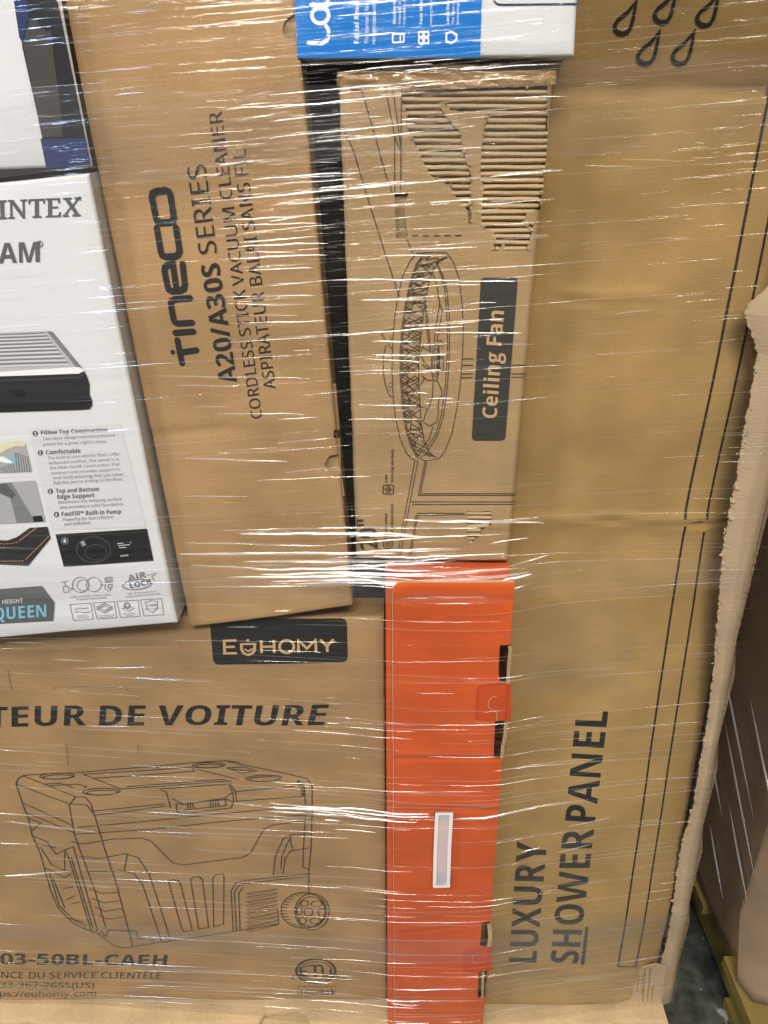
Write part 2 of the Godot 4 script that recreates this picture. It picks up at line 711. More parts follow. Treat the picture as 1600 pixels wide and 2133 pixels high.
func neighbour() -> void:
	# the next pallet across the narrow gap, its load wrapped as well
	var x0 := 0.635
	var t := thing("wrapped_load", "dark brown film wrapped carton load on the neighbouring pallet", "box", Vector3(1.1, 0.14, -0.6))
	var f := [Vector2(x0 + 0.0, -1.5), Vector2(x0 - 0.004, -0.14), Vector2(x0 + 0.012, -0.055), Vector2(x0 + 0.05, 0.0), Vector2(x0 + 0.11, 0.02), Vector2(1.75, 0.02), Vector2(1.75, -1.5)]
	var st := new_st()
	var ys := [0.135, 0.142, 0.16, 0.3, 0.5, 0.8, 1.1, 1.4, 1.8]
	for j in ys.size() - 1:
		for i in f.size():
			var a: Vector2 = f[i]
			var b: Vector2 = f[(i + 1) % f.size()]
			var k0 := 0.985 if j == 0 else 1.0
			var a0 := Vector3(1.2 + (a.x - 1.2) * k0, ys[j], -0.6 + (a.y + 0.6) * k0)
			var b0 := Vector3(1.2 + (b.x - 1.2) * k0, ys[j], -0.6 + (b.y + 0.6) * k0)
			var a1 := Vector3(a.x, ys[j + 1], a.y)
			var b1 := Vector3(b.x, ys[j + 1], b.y)
			st.add_vertex(a0); st.add_vertex(b0); st.add_vertex(b1)
			st.add_vertex(a0); st.add_vertex(b1); st.add_vertex(a1)
	part(t, "carton_wall", st, "kraft_neighbour")
	var cp := new_st()
	var cn := [Vector2(x0 - 0.010, -0.088), Vector2(x0 + 0.006, -0.05), Vector2(x0 + 0.045, 0.008), Vector2(x0 + 0.11, 0.026), Vector2(x0 + 0.3, 0.026)]
	var cy := [0.133, 0.139, 0.16, 0.26, 0.40, 0.6]
	for j in cy.size() - 1:
		for i in cn.size() - 1:
			var v := []
			for o in [[i, j], [i + 1, j], [i + 1, j + 1], [i, j + 1]]:
				var c: Vector2 = cn[o[0]]
				var back: float = 0.05 * (1.0 - clampf((cy[o[1]] - 0.14) / 0.1, 0.0, 1.0)) if o[0] < 2 else 0.0
				var tuck: float = 0.012 if o[1] == 0 else 0.0
				v.append(Vector3(c.x + tuck + (0.0 if o[0] else 0.002), cy[o[1]], c.y + back - tuck))
			cp.add_vertex(v[0]); cp.add_vertex(v[2]); cp.add_vertex(v[1])
			cp.add_vertex(v[0]); cp.add_vertex(v[3]); cp.add_vertex(v[2])
	part(t, "pale_corner", cp, "kraft_corner").set_meta("label", "pale lower corner of the load under tight film")
	# its film, drawn tight on a slant
	var n := FastNoiseLite.new()
	n.seed = 51
	n.frequency = 1.0
	n.fractal_octaves = 2
	var fs := new_st()
	var zn := 60
	var yn := 420
	var rows := []
	for j in yn + 1:
		var y := 0.145 + 1.2 * j / yn
		var row := PackedVector3Array()
		for i in zn + 1:
			var z := -1.2 + 1.12 * i / zn
			var s := y + (z + 0.2) * 0.75
			var h := n.get_noise_2d(s * 95.0, z * 3.0) * 0.0016 + absf(n.get_noise_2d(s * 30.0 + 40.0, z * 2.0)) * 0.003
			row.append(Vector3(x0 - 0.007 - h, y, z))
		rows.append(row)
	for j in yn:
		for i in zn:
			var a: Vector3 = rows[j][i]
			var b: Vector3 = rows[j][i + 1]
			var c: Vector3 = rows[j + 1][i + 1]
			var d: Vector3 = rows[j + 1][i]
			for v in [a, c, b, a, d, c]:
				fs.set_uv(Vector2(v.z * 0.25 - v.y * 0.15, (v.y + (v.z + 0.2) * 0.75) * 5.0))
				fs.add_vertex(v)
	part(t, "film_wrap", fs, "film")
	for g in [[0.52, -0.28, 0.16], [0.66, -0.40, 0.22], [0.40, -0.20, 0.10], [0.30, -0.24, 0.08], [0.62, -0.22, 0.12], [0.47, -0.36, 0.12], [0.56, -0.14, 0.08]]:
		var gs := new_st()
		var along_ := Vector3(0, 0.6, -0.8)
		var across := Vector3(0, 0.8, 0.6)
		var last := []
		for i in 13:
			var s := i / 12.0
			var c: Vector3 = Vector3(x0 - 0.0115, g[0], g[1]) + along_ * (s * g[2]) * -1.6
			var ww := 0.0026 * sin(PI * clampf(s, 0.02, 0.98))
			var row := []
			for k in 5:
				var an := PI * k / 4.0
				row.append(c + across * (cos(an) * ww) + Vector3(-sin(an) * ww, 0, 0))
			if last:
				for k in 4:
					gs.add_vertex(last[k]); gs.add_vertex(last[k + 1]); gs.add_vertex(row[k + 1])
					gs.add_vertex(last[k]); gs.add_vertex(row[k + 1]); gs.add_vertex(row[k])
			last = row
		part(t, "film_fold", gs, "film_rope")
	var p := thing("wooden_pallet", "yellowish wooden pallet under the dark brown wrapped load", "pallet", Vector3(1.1, 0, -0.6))
	for i in 6:
		box_part(p, "deck_board", Vector3(1.17, 0.118, -0.02 - i * 0.24), Vector3(1.09, 0.022, 0.14), "wood_yellow")
	for i in 3:
		box_part(p, "stringer", Vector3(0.70 + i * 0.46, 0.0635, -0.65), Vector3(0.09, 0.085, 1.36), "wood_yellow")
	for i in 3:
		box_part(p, "bottom_board", Vector3(1.17, 0.0105, -0.02 - i * 0.6), Vector3(1.05, 0.0195, 0.12), "wood_yellow")


# ---------------------------------------------------------------- cartons
func cooler_carton() -> void:
	var f := face(0.0, 0.003, 4, 2.2)
	var t := carton("cooler_carton", "wide brown carton with cooler line drawing and black EUHOMY plate", f, corners_px(f, [-330, 1284, 800, 1286, 806, 2084, -190, 2080]), 0.45, "kraft_cooler")
	look(0, 1240, 1.9512)
	print_fill(t, f, rounded([852, 92, 1410, 92, 1414, 270, 868, 281], 26), "ink", "logo_plate")
	var k := new_st()
	for a in [[962, 181, 912, 183, 914, 234, 964, 233], [914, 208, 956, 207], [1062, 180, 1064, 233], [1114, 179, 1116, 232], [1064, 207, 1114, 206],
			[1214, 231, 1213, 180, 1248, 214, 1283, 178, 1285, 229], [1302, 177, 1330, 205, 1356, 176], [1330, 205, 1331, 228]]:
		stroke(k, f, qs(a), 0.0036, false, 0.0004)
	stroke(k, f, ellipse(1166, 206, 29, 26), 0.0036, true, 0.0004)
	stroke(k, f, qs([982, 198, 983, 218, 992, 233, 1010, 240, 1028, 232, 1036, 218, 1036, 196]), 0.0036, false, 0.0004)
	stroke(k, f, qs([976, 197, 1043, 195]), 0.003, false, 0.0004)
	stroke(k, f, qs([995, 216, 1010, 226, 1027, 214]), 0.0024, false, 0.0004)
	fill(k, f, ellipse(1008, 181, 6, 6, 0, 10), 0.0004)
	part(t, "logo", k, "print_kraft", false)
	zt(t, f, "TEUR DE VOITURE", -52, 535, 1317, 525, 82, "ink", "sans_bold")
	for m in [[215, 385, 222, 372, 380, 366, 515, 372, 518, 385], [268, 600, 275, 690], [558, 600, 562, 640], [30, 300, 45, 380]]:
		lines(t, f, [m], 0.0022, "kraft_inner", "faint_mark")
	look(0, 1540, 2.2222)
	var draw := [
		[75, 205, 85, 180, 110, 165, 200, 158, 380, 150, 720, 122, 900, 105, 1040, 97, 1110, 112, 1340, 160, 1420, 180, 1445, 210, 1445, 340, 1440, 500, 1430, 600, 1430, 710],
		[75, 205, 200, 252, 325, 298, 350, 264, 230, 215, 110, 168], [350, 264, 395, 265, 420, 295, 437, 350], [325, 298, 400, 300, 437, 345],
		[75, 205, 110, 310, 135, 375, 150, 445, 185, 520, 235, 700, 270, 780, 340, 850, 400, 880, 450, 895, 520, 950, 570, 965, 700, 945, 800, 930, 1080, 888, 1290, 855],
		[105, 292, 340, 400], [115, 335, 345, 432], [130, 362, 190, 385, 150, 420], [150, 445, 215, 470, 260, 530, 310, 505], [170, 480, 260, 500],
		[320, 300, 345, 440, 400, 590, 440, 700, 490, 870], [437, 345, 480, 490, 540, 670, 590, 860, 615, 960],
		[360, 405, 700, 375, 1100, 335, 1440, 303], [345, 437, 720, 412, 1100, 372, 1440, 345], [437, 350, 600, 330, 770, 305], [430, 330, 760, 296],
		[1410, 215, 1415, 340, 1405, 500, 1402, 590, 1430, 600], [1380, 185, 1405, 215, 1405, 262, 1090, 285], [1375, 190, 1395, 220, 1398, 258],
		[1090, 240, 1390, 213], [745, 232, 770, 242, 790, 315], [738, 228, 1065, 205, 1090, 240, 1096, 285], [1060, 208, 1078, 245, 1082, 290],
		[815, 295, 820, 335, 845, 343, 1070, 315, 1080, 290, 1040, 270, 850, 300, 815, 295], [795, 270, 850, 300], [1040, 270, 1075, 245], [860, 296, 1045, 276, 1045, 305, 850, 325],
		[868, 298, 872, 318], [880, 297, 884, 317], [892, 295, 896, 316], [972, 288, 976, 310], [984, 287, 988, 308], [996, 286, 1000, 307], [1008, 284, 1012, 305],
		[330, 470, 385, 482, 520, 460, 660, 455, 700, 470, 740, 510, 800, 570, 850, 580, 1120, 545, 1160, 525, 1190, 470, 1220, 415, 1260, 395, 1440, 372],
		[370, 540, 460, 550, 580, 527, 640, 545, 690, 620, 740, 770, 790, 930, 760, 938], [400, 610, 560, 605, 620, 620, 660, 670, 710, 820, 750, 940], [590, 530, 575, 605],
		[780, 655, 800, 648, 825, 650, 835, 665, 890, 880, 850, 888, 840, 870, 780, 655], [882, 645, 900, 635, 925, 635, 937, 650, 966, 868, 920, 877, 882, 645], [985, 640, 1000, 625, 1030, 620, 1037, 632, 1035, 855, 990, 866, 985, 640],
		[1265, 630, 1275, 540, 1310, 460, 1350, 440, 1440, 435], [1300, 600, 1305, 540, 1330, 480, 1350, 445], [1310, 620, 1320, 550, 1345, 515, 1435, 500], [1340, 450, 1355, 512],
		[1080, 885, 1070, 700, 1090, 665, 1130, 652, 1435, 620], [1095, 884, 1085, 705, 1105, 674, 1140, 664, 1435, 632], [1112, 880, 1105, 712, 1125, 682],
		[1290, 855, 1285, 780], [470, 885, 490, 915, 500, 880, 630, 885, 640, 922, 700, 922, 716, 938], [455, 900, 470, 888], [600, 895, 625, 900],
		[190, 500, 240, 580, 300, 605, 300, 520], [205, 590, 300, 640, 330, 620], [230, 620, 275, 770, 350, 840, 400, 862], [245, 640, 300, 780], [300, 510, 340, 495, 452, 885, 425, 893, 318, 545, 300, 510],
		[330, 545, 430, 870], [290, 690, 340, 680], [310, 740, 350, 720], [330, 760, 370, 750], [300, 820, 390, 845], [360, 860, 430, 890],
		[415, 690, 470, 710, 548, 706], [425, 735, 480, 755, 560, 745], [440, 775, 490, 795, 570, 780], [455, 815, 500, 830, 578, 822], [548, 706, 560, 745], [565, 760, 572, 800],
		[385, 160, 880, 128, 1105, 185], [385, 160, 560, 228, 1075, 190], [440, 178, 900, 145, 890, 130], [590, 216, 1050, 182], [200, 205, 280, 200, 340, 222], [230, 212, 360, 205, 400, 215, 390, 222],
		[1050, 130, 1130, 125, 1190, 145, 1120, 155, 1050, 130], [1075, 136, 1180, 148], [1040, 97, 1100, 103, 1115, 118], [725, 120, 735, 127, 728, 132]]
	lines(t, f, draw, 0.0016, "ink_soft", "cooler_drawing")
	var dr := new_st()
	for e in [[265, 168, 80, 14], [470, 240, 86, 16], [965, 118, 75, 12], [1220, 178, 82, 14], [268, 172, 68, 10], [474, 244, 72, 11], [968, 121, 62, 8], [1222, 181, 70, 10], [1445, 795, 80, 84], [1405, 790, 104, 84], [1440, 797, 66, 70], [1428, 798, 20, 18], [1465, 760, 24, 14], [1490, 800, 16, 20], [1460, 838, 24, 14], [1400, 838, 18, 16], [1385, 790, 14, 20], [1410, 758, 18, 14]]:
		stroke(dr, f, ellipse(e[0], e[1], e[2], e[3], -0.03 if e[3] < 30 else 0.0), 0.0015, true)
	for i in 34:
		var a := TAU * i / 34.0
		stroke(dr, f, qs([1405 + 104 * cos(a), 790 + 84 * sin(a), 1425 + 96 * cos(a), 792 + 76 * sin(a)]), 0.0016)
	for i in 10:
		stroke(dr, f, qs([1140, 712 + i * 19, 1180 - (i % 2) * 20, 706 + i * 19, 1285, 690 + i * 18]), 0.0013)
		stroke(dr, f, qs([1150, 719 + i * 19, 1280, 697 + i * 18]), 0.0009)
	part(t, "wheel_drawing", dr, "ink", false)
	zt(t, f, "03-50BL-CAEH", 2, 1040, 770, 1045, 52, "ink_soft", "sans_bold")
	zt(t, f, "ENCE DU SERVICE CLIENTÈLE", -24, 1103, 745, 1106, 30, "ink_soft")
	zt(t, f, "33-362-2655(US)", 0, 1147, 435, 1150, 27, "ink_soft")
	zt(t, f, "ps://euhomy.com", 0, 1188, 445, 1188, 27, "ink_soft")
	var et := new_st()
	stroke(et, f, ellipse(1462, 1070, 90, 56), 0.0042, true)
	stroke(et, f, ellipse(1462, 1070, 74, 43), 0.0016, true)
	stroke(et, f, qs([1425, 1048, 1392, 1052, 1392, 1090, 1425, 1094]), 0.004)
	stroke(et, f, qs([1394, 1071, 1422, 1071]), 0.0035)
	stroke(et, f, qs([1428, 1045, 1492, 1045]), 0.004)
	stroke(et, f, qs([1458, 1049, 1460, 1100]), 0.0045)
	stroke(et, f, qs([1492, 1050, 1494, 1094, 1530, 1090, 1532, 1062]), 0.004)
	stroke(et, f, qs([1370, 1143, 1560, 1143]), 0.0012)
	part(t, "certification_mark", et, "ink_soft", false)
	zt(t, f, "C", 1350, 1110, 1366, 1110, 17, "ink_soft", "sans_bold")
	zt(t, f, "US", 1560, 1110, 1597, 1110, 17, "ink_soft", "sans_bold")
	zt(t, f, "Intertek", 1374, 1181, 1555, 1182, 26, "ink_soft", "sans_bold")


func gap_shade_box() -> void:  # black box added to stand in for the dark depth of the gap
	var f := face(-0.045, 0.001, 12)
	carton("gap_shade_box", "added black box standing in for the shade of the gap between two brown cartons", f, corners_px(f, [560, -90, 790, -90, 840, 1262, 690, 1262]), 0.3, "black_board")


func shower_carton() -> void:
	var f := face(-0.05, 0.006, 21, 2.0)
	var c1 := flat(f, Vector2(1060, 1086))
	var c2 := flat(f, Vector2(1520, 1089))
	f.dents.append([c1, c2, 0.007, 0.0017, 0.0045])
	f.dents.append([flat(f, Vector2(1190, 626)), flat(f, Vector2(1352, 634)), 0.005, 0.0024, 0.004])
	f.dents.append([flat(f, Vector2(1130, 186)), flat(f, Vector2(1640, 190)), 0.003, 0.003, 0.0])
	var yt := flat(f, Vector2(1400, 186)).y
	f.bend = [0.375, 3.2, yt, 0.5, c1.y, 0.055]     # the right edge curls back; the top leans out over the rest
	var t := carton("shower_panel_carton", "tall brown carton reading LUXURY SHOWER PANEL with torn right corner", f, [Vector2(0.10, 1.87), Vector2(0.445, 1.87), Vector2(0.468, 0.145), Vector2(0.10, 0.143)], 1.0, "kraft_shower", "", 0.006)
	look(1100, 0, 3.048)
	var st := new_st()
	for d in [[685, 12], [938, -60], [1208, -40], [832, 203], [1052, 203]]:
		var p := []
		for o in [0, 0, -55, 68, -112, 112, -136, 148, -134, 178, -112, 198, -82, 203, -52, 190, -34, 160, -20, 110]:
			p.append(d[p.size() % 2] + o)
		stroke(st, f, qs(p), 0.0034, true)
	part(t, "drop_symbols", st, "ink", false)
	look(0, 0, 1.0)
	lines(t, f, [[1640, 20, 1600, 205, 1531, 560, 1427, 1082], [1424, 1091, 1400, 1260, 1379, 1400, 1287, 2012, 1324, 2012, 1422, 1400, 1444, 1260, 1469, 1091], [1473, 1082, 1580, 560, 1640, 260]], 0.0026, "ink", "border_line")
	look(1000, 1400, 2.6667)
	text(t, f, "LUXURY", q(312, 1612), q(372, 942), q(160, 1608), "ink_soft", "sans_bold")
	text(t, f, "SHOWER", q(545, 1616), q(633, 868), q(388, 1612), "ink_soft", "sans_bold")
	text(t, f, "PANEL", q(638, 832), q(712, 216), q(472, 822), "ink", "sans_bold")
	print_fill(t, f, qs([558, 1625, 578, 1625, 603, 1415, 585, 1413]), "ink_soft", "underline")
	look(0, 0, 1.0)
	for p in [[1060, 1262, 1304, 1258, 1298, 1318, 1062, 1322], [1058, 1324, 1330, 1312, 1310, 1432, 1060, 1440], [1030, 1916, 1340, 1908, 1326, 2070, 1014, 2078]]:
		print_fill(t, f, qs(p), "film_layer", "clear_tape", 0.0004)
	torn_corner(t)
	# unseen carton added above the view to shade the head of this one
	var fo := face(0.17)
	carton("added_shading_carton", "added brown carton out of view, placed to shade the tall shower panel carton", fo, [Vector2(0.235, 1.98), Vector2(0.66, 1.98), Vector2(0.66, 1.875), Vector2(0.235, 1.875)], 0.6, "kraft_cooler", "", 0.03)
	solids.pop_back()


func torn_corner(t: Node3D) -> void:
	# the crushed corner of the carton: outer paper torn away to a ragged edge, the board folded round the corner
	var left := [1740, 330, 1640, 560, 1562, 632, 1550, 652, 1578, 735, 1568, 800, 1553, 880, 1540, 960, 1523, 1050, 1508, 1120, 1502, 1200, 1494, 1300, 1486, 1400, 1474, 1500, 1458, 1590, 1444, 1680, 1424, 1745, 1410, 1810, 1403, 1880, 1390, 1960, 1376, 2008, 1366, 2060, 1356, 2085]
	var right := [1800, 330, 1722, 560, 1664, 760, 1600, 1015, 1556, 1200, 1524, 1340, 1500, 1450, 1478, 1570, 1458, 1690, 1442, 1800, 1428, 1880, 1412, 1960, 1402, 2020, 1390, 2092]
	var st := new_st()
	var inner := new_st()
	var n := FastNoiseLite.new()
	n.seed = 17
	n.frequency = 22.0
	var rows := 520
	var lip := new_st()
	var prev := []
	for j in rows + 1:
		var py := 330.0 + (2088.0 - 330.0) * j / rows
		var lx := along(left, py)
		var rx := along(right, py)
		var la := at(lx, py, -0.016)
		var ra := at(rx, py, -0.045)
		var w := ra.x - la.x
		var rag := 0.0022 * n.get_noise_2d(la.y * 3.0, 0.0) + 0.0022 * n.get_noise_2d(la.y * 14.0, 5.0)
		var row := []
		for k in 9:
			# a flat sheet with one soft crease, then the turn round the corner; only its outer edge is ragged
			var s: float = [0.0, 0.06, 0.16, 0.30, 0.36, 0.55, 0.72, 0.88, 1.0][k]
			var x := la.x + (rag if k == 0 else 0.0) + w * s
			var z := -0.016 + 0.006 * minf(1.0, s / 0.30) - 0.016 * maxf(0.0, s - 0.33) - 0.03 * pow(maxf(0.0, s - 0.72) / 0.28, 2.0)
			row.append(Vector3(x, la.y, z))
		var e: Vector3 = row[8]
		row.append(Vector3(e.x + 0.004, e.y, e.z - 0.03))
		row.append(Vector3(e.x + 0.002, e.y, e.z - 0.36))
		row.push_front(Vector3(row[0].x + 0.001, la.y, -0.0195))
		if prev:
			for k in row.size() - 1:
				if k < 1:
					lip.add_vertex(prev[k]); lip.add_vertex(prev[k + 1]); lip.add_vertex(row[k + 1])
					lip.add_vertex(prev[k]); lip.add_vertex(row[k + 1]); lip.add_vertex(row[k])
					continue
				st.add_vertex(prev[k]); st.add_vertex(prev[k + 1]); st.add_vertex(row[k + 1])
				st.add_vertex(prev[k]); st.add_vertex(row[k + 1]); st.add_vertex(row[k])
		prev = row
	var mi := part(t, "torn_corner", st, "pink_board")
	part(t, "torn_lip", lip, "kraft_torn").set_meta("label", "rough torn edge of the board at the crushed corner")
	mi.set_meta("label", "crushed pale corner with ragged torn paper edge")
	look(1280, 1900, 5.0)
	var fp := face(-0.002)
	var patch := plate(t, "torn_patch", fp, qs([420, 540, 330, 565, 245, 595, 195, 640, 210, 690, 175, 715, 200, 745, 168, 780, 205, 830, 165, 890, 175, 935, 235, 965, 260, 1050, 300, 1090, 380, 1120, 470, 1130, 500, 900, 520, 700, 545, 560]), 0.002, "pink_board", "kraft_torn")
	patch.set_meta("label", "patch of torn paper with bare corrugation at the bottom corner")
	lines(t, fp, [[318, 580, 290, 1070], [372, 580, 330, 1060], [400, 760, 385, 960], [290, 660, 285, 850], [255, 660, 235, 830]], 0.0022, "kraft_inner", "bare_flute")
	# shreds of paper standing off the ragged edge
	for j in 48:
		var py := 690.0 + 1380.0 * rng.randf()
		var p := at(along(left, py) + rng.randf_range(-1, 9), py, -0.015)
		var a := rng.randf_range(1.9, 4.2)
		var l := rng.randf_range(0.0015, 0.005) * (2.4 if rng.randf() < 0.14 else 1.0)
		var tip := p + Vector3(cos(a) * l, sin(a) * l, rng.randf_range(-0.002, 0.004))
		var side := Vector3(-sin(a), cos(a), 0.3) * rng.randf_range(0.001, 0.0045)
		var m1 := (p + tip) * 0.5 + Vector3(0, 0, 0.0015)
		inner.add_vertex(p - side); inner.add_vertex(p + side); inner.add_vertex(m1 + side * 0.8)
		inner.add_vertex(p - side); inner.add_vertex(m1 + side * 0.8); inner.add_vertex(m1 - side * 0.6)
		inner.add_vertex(m1 - side * 0.6); inner.add_vertex(m1 + side * 0.8); inner.add_vertex(tip)
	var sh := part(t, "paper_shreds", inner, "pink_board")
	sh.set_meta("kind", "stuff")


func along(a: Array, py: float) -> float:
	for i in range(0, a.size() - 2, 2):
		if py <= a[i + 3]:
			return lerpf(a[i], a[i + 2], clampf((py - a[i + 1]) / (a[i + 3] - a[i + 1]), 0.0, 1.0))
	return a[a.size() - 2]


func vacuum_carton() -> void:
	var f := face(0.015, 0.003, 33, 2.6)
	f.dents.append([flat(f, Vector2(300, 905)), flat(f, Vector2(470, 893)), 0.0016, 0.004, 0.001])
	look(300, 780, 2.857)
	var hole := world_poly(f, qs([1118, 478, 1100, 485, 1086, 508, 1080, 540, 1092, 570, 1112, 588, 1144, 596, 1190, 596, 1190, 478]))
	var notch := world_poly(f, qs([1128, 330, 1190, 330, 1190, 378, 1130, 378]))
	var top_hole := world_poly(f, PackedVector2Array([Vector2(640, 26), Vector2(612, 28), Vector2(594, 42), Vector2(588, 58), Vector2(592, 76), Vector2(604, 84), Vector2(640, 88)]))
	var t := carton("vacuum_carton", "upright brown carton printed tineco A20/A30S with cut finger holes", f, corners_px(f, [112, -90, 606, -90, 735, 1262, 396, 1308]), 0.3, "kraft_vacuum", "kraft_inner", 0.005, [[hole, true], [notch, true], [top_hole, true]])
	var fi := face(0.010)
	plate(t, "inner_flap", fi, qs([1060, 440, 1166, 380, 1172, 560, 1194, 722, 1150, 722, 1060, 640]), 0.003, "kraft_vacuum", "kraft_torn")
	plate(t, "inner_flap", fi, PackedVector2Array([Vector2(570, 5), Vector2(640, 5), Vector2(640, 100), Vector2(570, 100)]), 0.003, "kraft_inner")
	var fe := face(0.006)
	plate(t, "edge_flap", fe, qs([1110, 60, 1140, 60, 1166, 330, 1130, 330]), 0.003, "kraft_inner", "kraft_torn")
	plate(t, "edge_flap", fe, qs([1160, 722, 1186, 722, 1208, 1050, 1180, 1050]), 0.003, "kraft_inner", "kraft_torn")
	look(0, 360, 3.63636)
	var st := new_st()
	for a in [[1345, 1265, 1380, 1440], [1362, 1360, 1488, 1341], [1330, 1210, 1465, 1200], [1440, 947, 1330, 955, 1303, 968, 1295, 990, 1315, 1105, 1328, 1130, 1350, 1140, 1455, 1133],
			[1385, 690, 1402, 845, 1395, 875, 1370, 890, 1305, 895, 1282, 885, 1272, 862, 1248, 745, 1252, 712, 1278, 695, 1310, 690, 1338, 872],
			[1335, 415, 1362, 590, 1352, 618, 1328, 630, 1255, 634, 1230, 622, 1220, 598, 1190, 420]]:
		stroke(st, f, qs(a), 0.0062, false, 0.0, true)
	stroke(st, f, qs([1185, 140, 1255, 132, 1280, 142, 1292, 165, 1318, 335, 1312, 360, 1292, 372, 1220, 377, 1196, 368, 1185, 345, 1152, 185, 1158, 155]), 0.0062, true)
	fill(st, f, ellipse(1310, 1355, 17, 17, 0, 14))
	part(t, "brand_logo", st, "ink", false)
	look(200, 200, 2.857)
	zt(t, f, "A20/A30S", 840, 1697, 735, 988, 106, "ink", "sans_bold")
	zt(t, f, "SERIES", 722, 930, 652, 403, 108, "ink")
	zt(t, f, "CORDLESS STICK VACUUM CLEANER", 990, 1912, 748, 88, 66, "ink")
	zt(t, f, "ASPIRATEUR BALAI SANS FIL", 1070, 1738, 890, 312, 70, "ink")


func airbed_carton() -> void:
	var f := face(0.036, 0.001, 41)
	var t := carton("airbed_carton", "white glossy airbed carton printed INTEX with mattress picture and QUEEN banner", f, corners_px(f, [-340, 418, 184, 362, 370, 1298, -170, 1344]), 0.28, "white_board", "white_side", 0.02)
	look(0, 360, 3.63636)
	zt(t, f, "INTEX", -12, 350, 614, 326, 142, "ink_grey", "serif_bold")
	zt(t, f, "AM", -8, 683, 303, 672, 152, "ink_grey", "sans_bold")
	var r := new_st()
	stroke(r, f, ellipse(305, 537, 21, 21), 0.0007, true)
	part(t, "registered_mark", r, "ink_grey", false)
	r = new_st()
	stroke(r, f, ellipse(607, 193, 10, 12), 0.0006, true)
	part(t, "registered_mark", r, "ink_grey", false)
	zt(t, f, "R", 296, 549, 314, 548, 24, "ink_grey", "sans_bold")
	# the printed mattress
	print_fill(t, f, qs([-60, 1210, 355, 1197, 580, 1470, -60, 1512]), "grey_mat", "mattress_picture")
	print_fill(t, f, qs([355, 1197, 398, 1199, 632, 1484, 578, 1470]), "ink_pale", "mattress_picture")
	var ml := new_st()
	for i in 9:
		var y := 1216 + i * 25 + i * i * 0.4
		stroke(ml, f, qs([-40, y + 8, 200, y, 352 + (y - 1200) * 0.78 - 22, y - 8]), 0.0011 + 0.00008 * i, false, 0.0004)
	part(t, "mattress_lines", ml, "ink_pale", false)
	ml = new_st()
	for i in 9:
		var y := 1228 + i * 25 + i * i * 0.4
		stroke(ml, f, qs([-40, y + 8, 200, y, 352 + (y - 1200) * 0.78 - 26, y - 8]), 0.0014 + 0.0001 * i, false, 0.0004)
	part(t, "mattress_lines", ml, "grey_light", false)
	print_fill(t, f, qs([-60, 1508, 570, 1468, 610, 1470, 636, 1486, 638, 1500, 600, 1518, -60, 1540]), "print_white", "mattress_picture", 0.0008)
	print_fill(t, f, qs([-60, 1540, 600, 1518, 640, 1500, 662, 1540, 682, 1600, 680, 1672, 700, 1722, 700, 1760, 682, 1784, 640, 1790, -60, 1812]), "print_black2", "mattress_picture")
	print_fill(t, f, qs([-60, 1750, 400, 1735, 690, 1712, 702, 1735, 698, 1765, 680, 1786, 630, 1791, -60, 1813]), "print_black", "mattress_picture", 0.0003)
	print_fill(t, f, qs([85, 1650, 150, 1640, 200, 1655, 190, 1685, 120, 1695, 85, 1680]), "print_black", "valve_picture", 0.0003)
	lines(t, f, [[0, 1572, 300, 1562, 600, 1545, 640, 1520], [95, 1655, 110, 1648, 125, 1668, 140, 1680], [150, 1655, 195, 1650]], 0.0006, "ink_grey", "mattress_lines")
	look(0, 840, 3.63636)
	print_fill(t, f, qs([212, 192, 912, 148, 1108, 935, 392, 958]), "grey_light", "text_panel", -0.0005)
	for b in [["1", 270, 227], ["2", 308, 373], ["3", 384, 665], ["4", 430, 840]]:
		print_fill(t, f, ellipse(b[1], b[2], 21, 21, 0, 18), "ink_grey", "bullet")
		zt(t, f, b[0], b[1] - 6, b[2] + 13, b[1] + 6, b[2] + 12, 26, "print_white", "sans_bold", 0.0004)
	for h in [["Pillow Top Construction", 312, 237, 815, 214], ["Comfortable", 350, 385, 613, 372], ["Top and Bottom", 425, 677, 752, 662], ["Edge Support", 437, 722, 718, 708], ["FastFill™ Built-in Pump", 470, 852, 918, 832]]:
		zt(t, f, h[0], h[1], h[2], h[3], h[4], 32, "ink_grey", "sans_bold")
	for h in [["Two-layer design reduces pressure", 325, 278, 872, 250], ["points for a great night's sleep.", 333, 320, 812, 297], ["The built-in non-stretch fibers offer", 362, 425, 910, 393], ["enhanced comfort. The secret is in", 372, 462, 905, 432],
			["the Fiber-Tech® Construction, that", 380, 500, 908, 470], ["contours and provides support to", 390, 538, 912, 508], ["your body ensuring that you never", 402, 574, 938, 546], ["feel like you're sinking to the floor.", 408, 612, 935, 582],
			["Maximizes the sleeping surface", 445, 759, 925, 733], ["and provides a solid foundation.", 457, 797, 943, 770], ["Powerful for fast inflation", 480, 891, 860, 868], ["and deflation.", 490, 924, 695, 912]]:
		zt(t, f, h[0], h[1], h[2], h[3], h[4], 23, "ink_pale")
	# small pictures at the left
	print_fill(t, f, qs([-60, 330, 60, 292, 150, 280, 195, 310, 245, 512, -60, 532]), "grey_mid", "picture")
	print_fill(t, f, qs([-60, 330, 60, 290, 150, 276, 190, 300, 195, 325, 130, 320, 60, 345, -60, 420]), "print_cream", "picture", 0.0003)
	print_fill(t, f, qs([30, 400, 90, 405, 150, 440, 130, 460, 70, 440]), "print_sky", "picture", 0.0003)
	print_fill(t, f, qs([-60, 405, 30, 400, 110, 450, 60, 452, -60, 425]), "print_white", "picture", 0.00035)
	var pl := new_st()
	for i in 12:
		stroke(pl, f, qs([10 + i * 18, 360 + absf(i - 5.0) * 6 + (90 if i < 6 else 0), 22 + i * 19, 522]), 0.0006, false, 0.0003)
	part(t, "picture_lines", pl, "ink_grey", false)
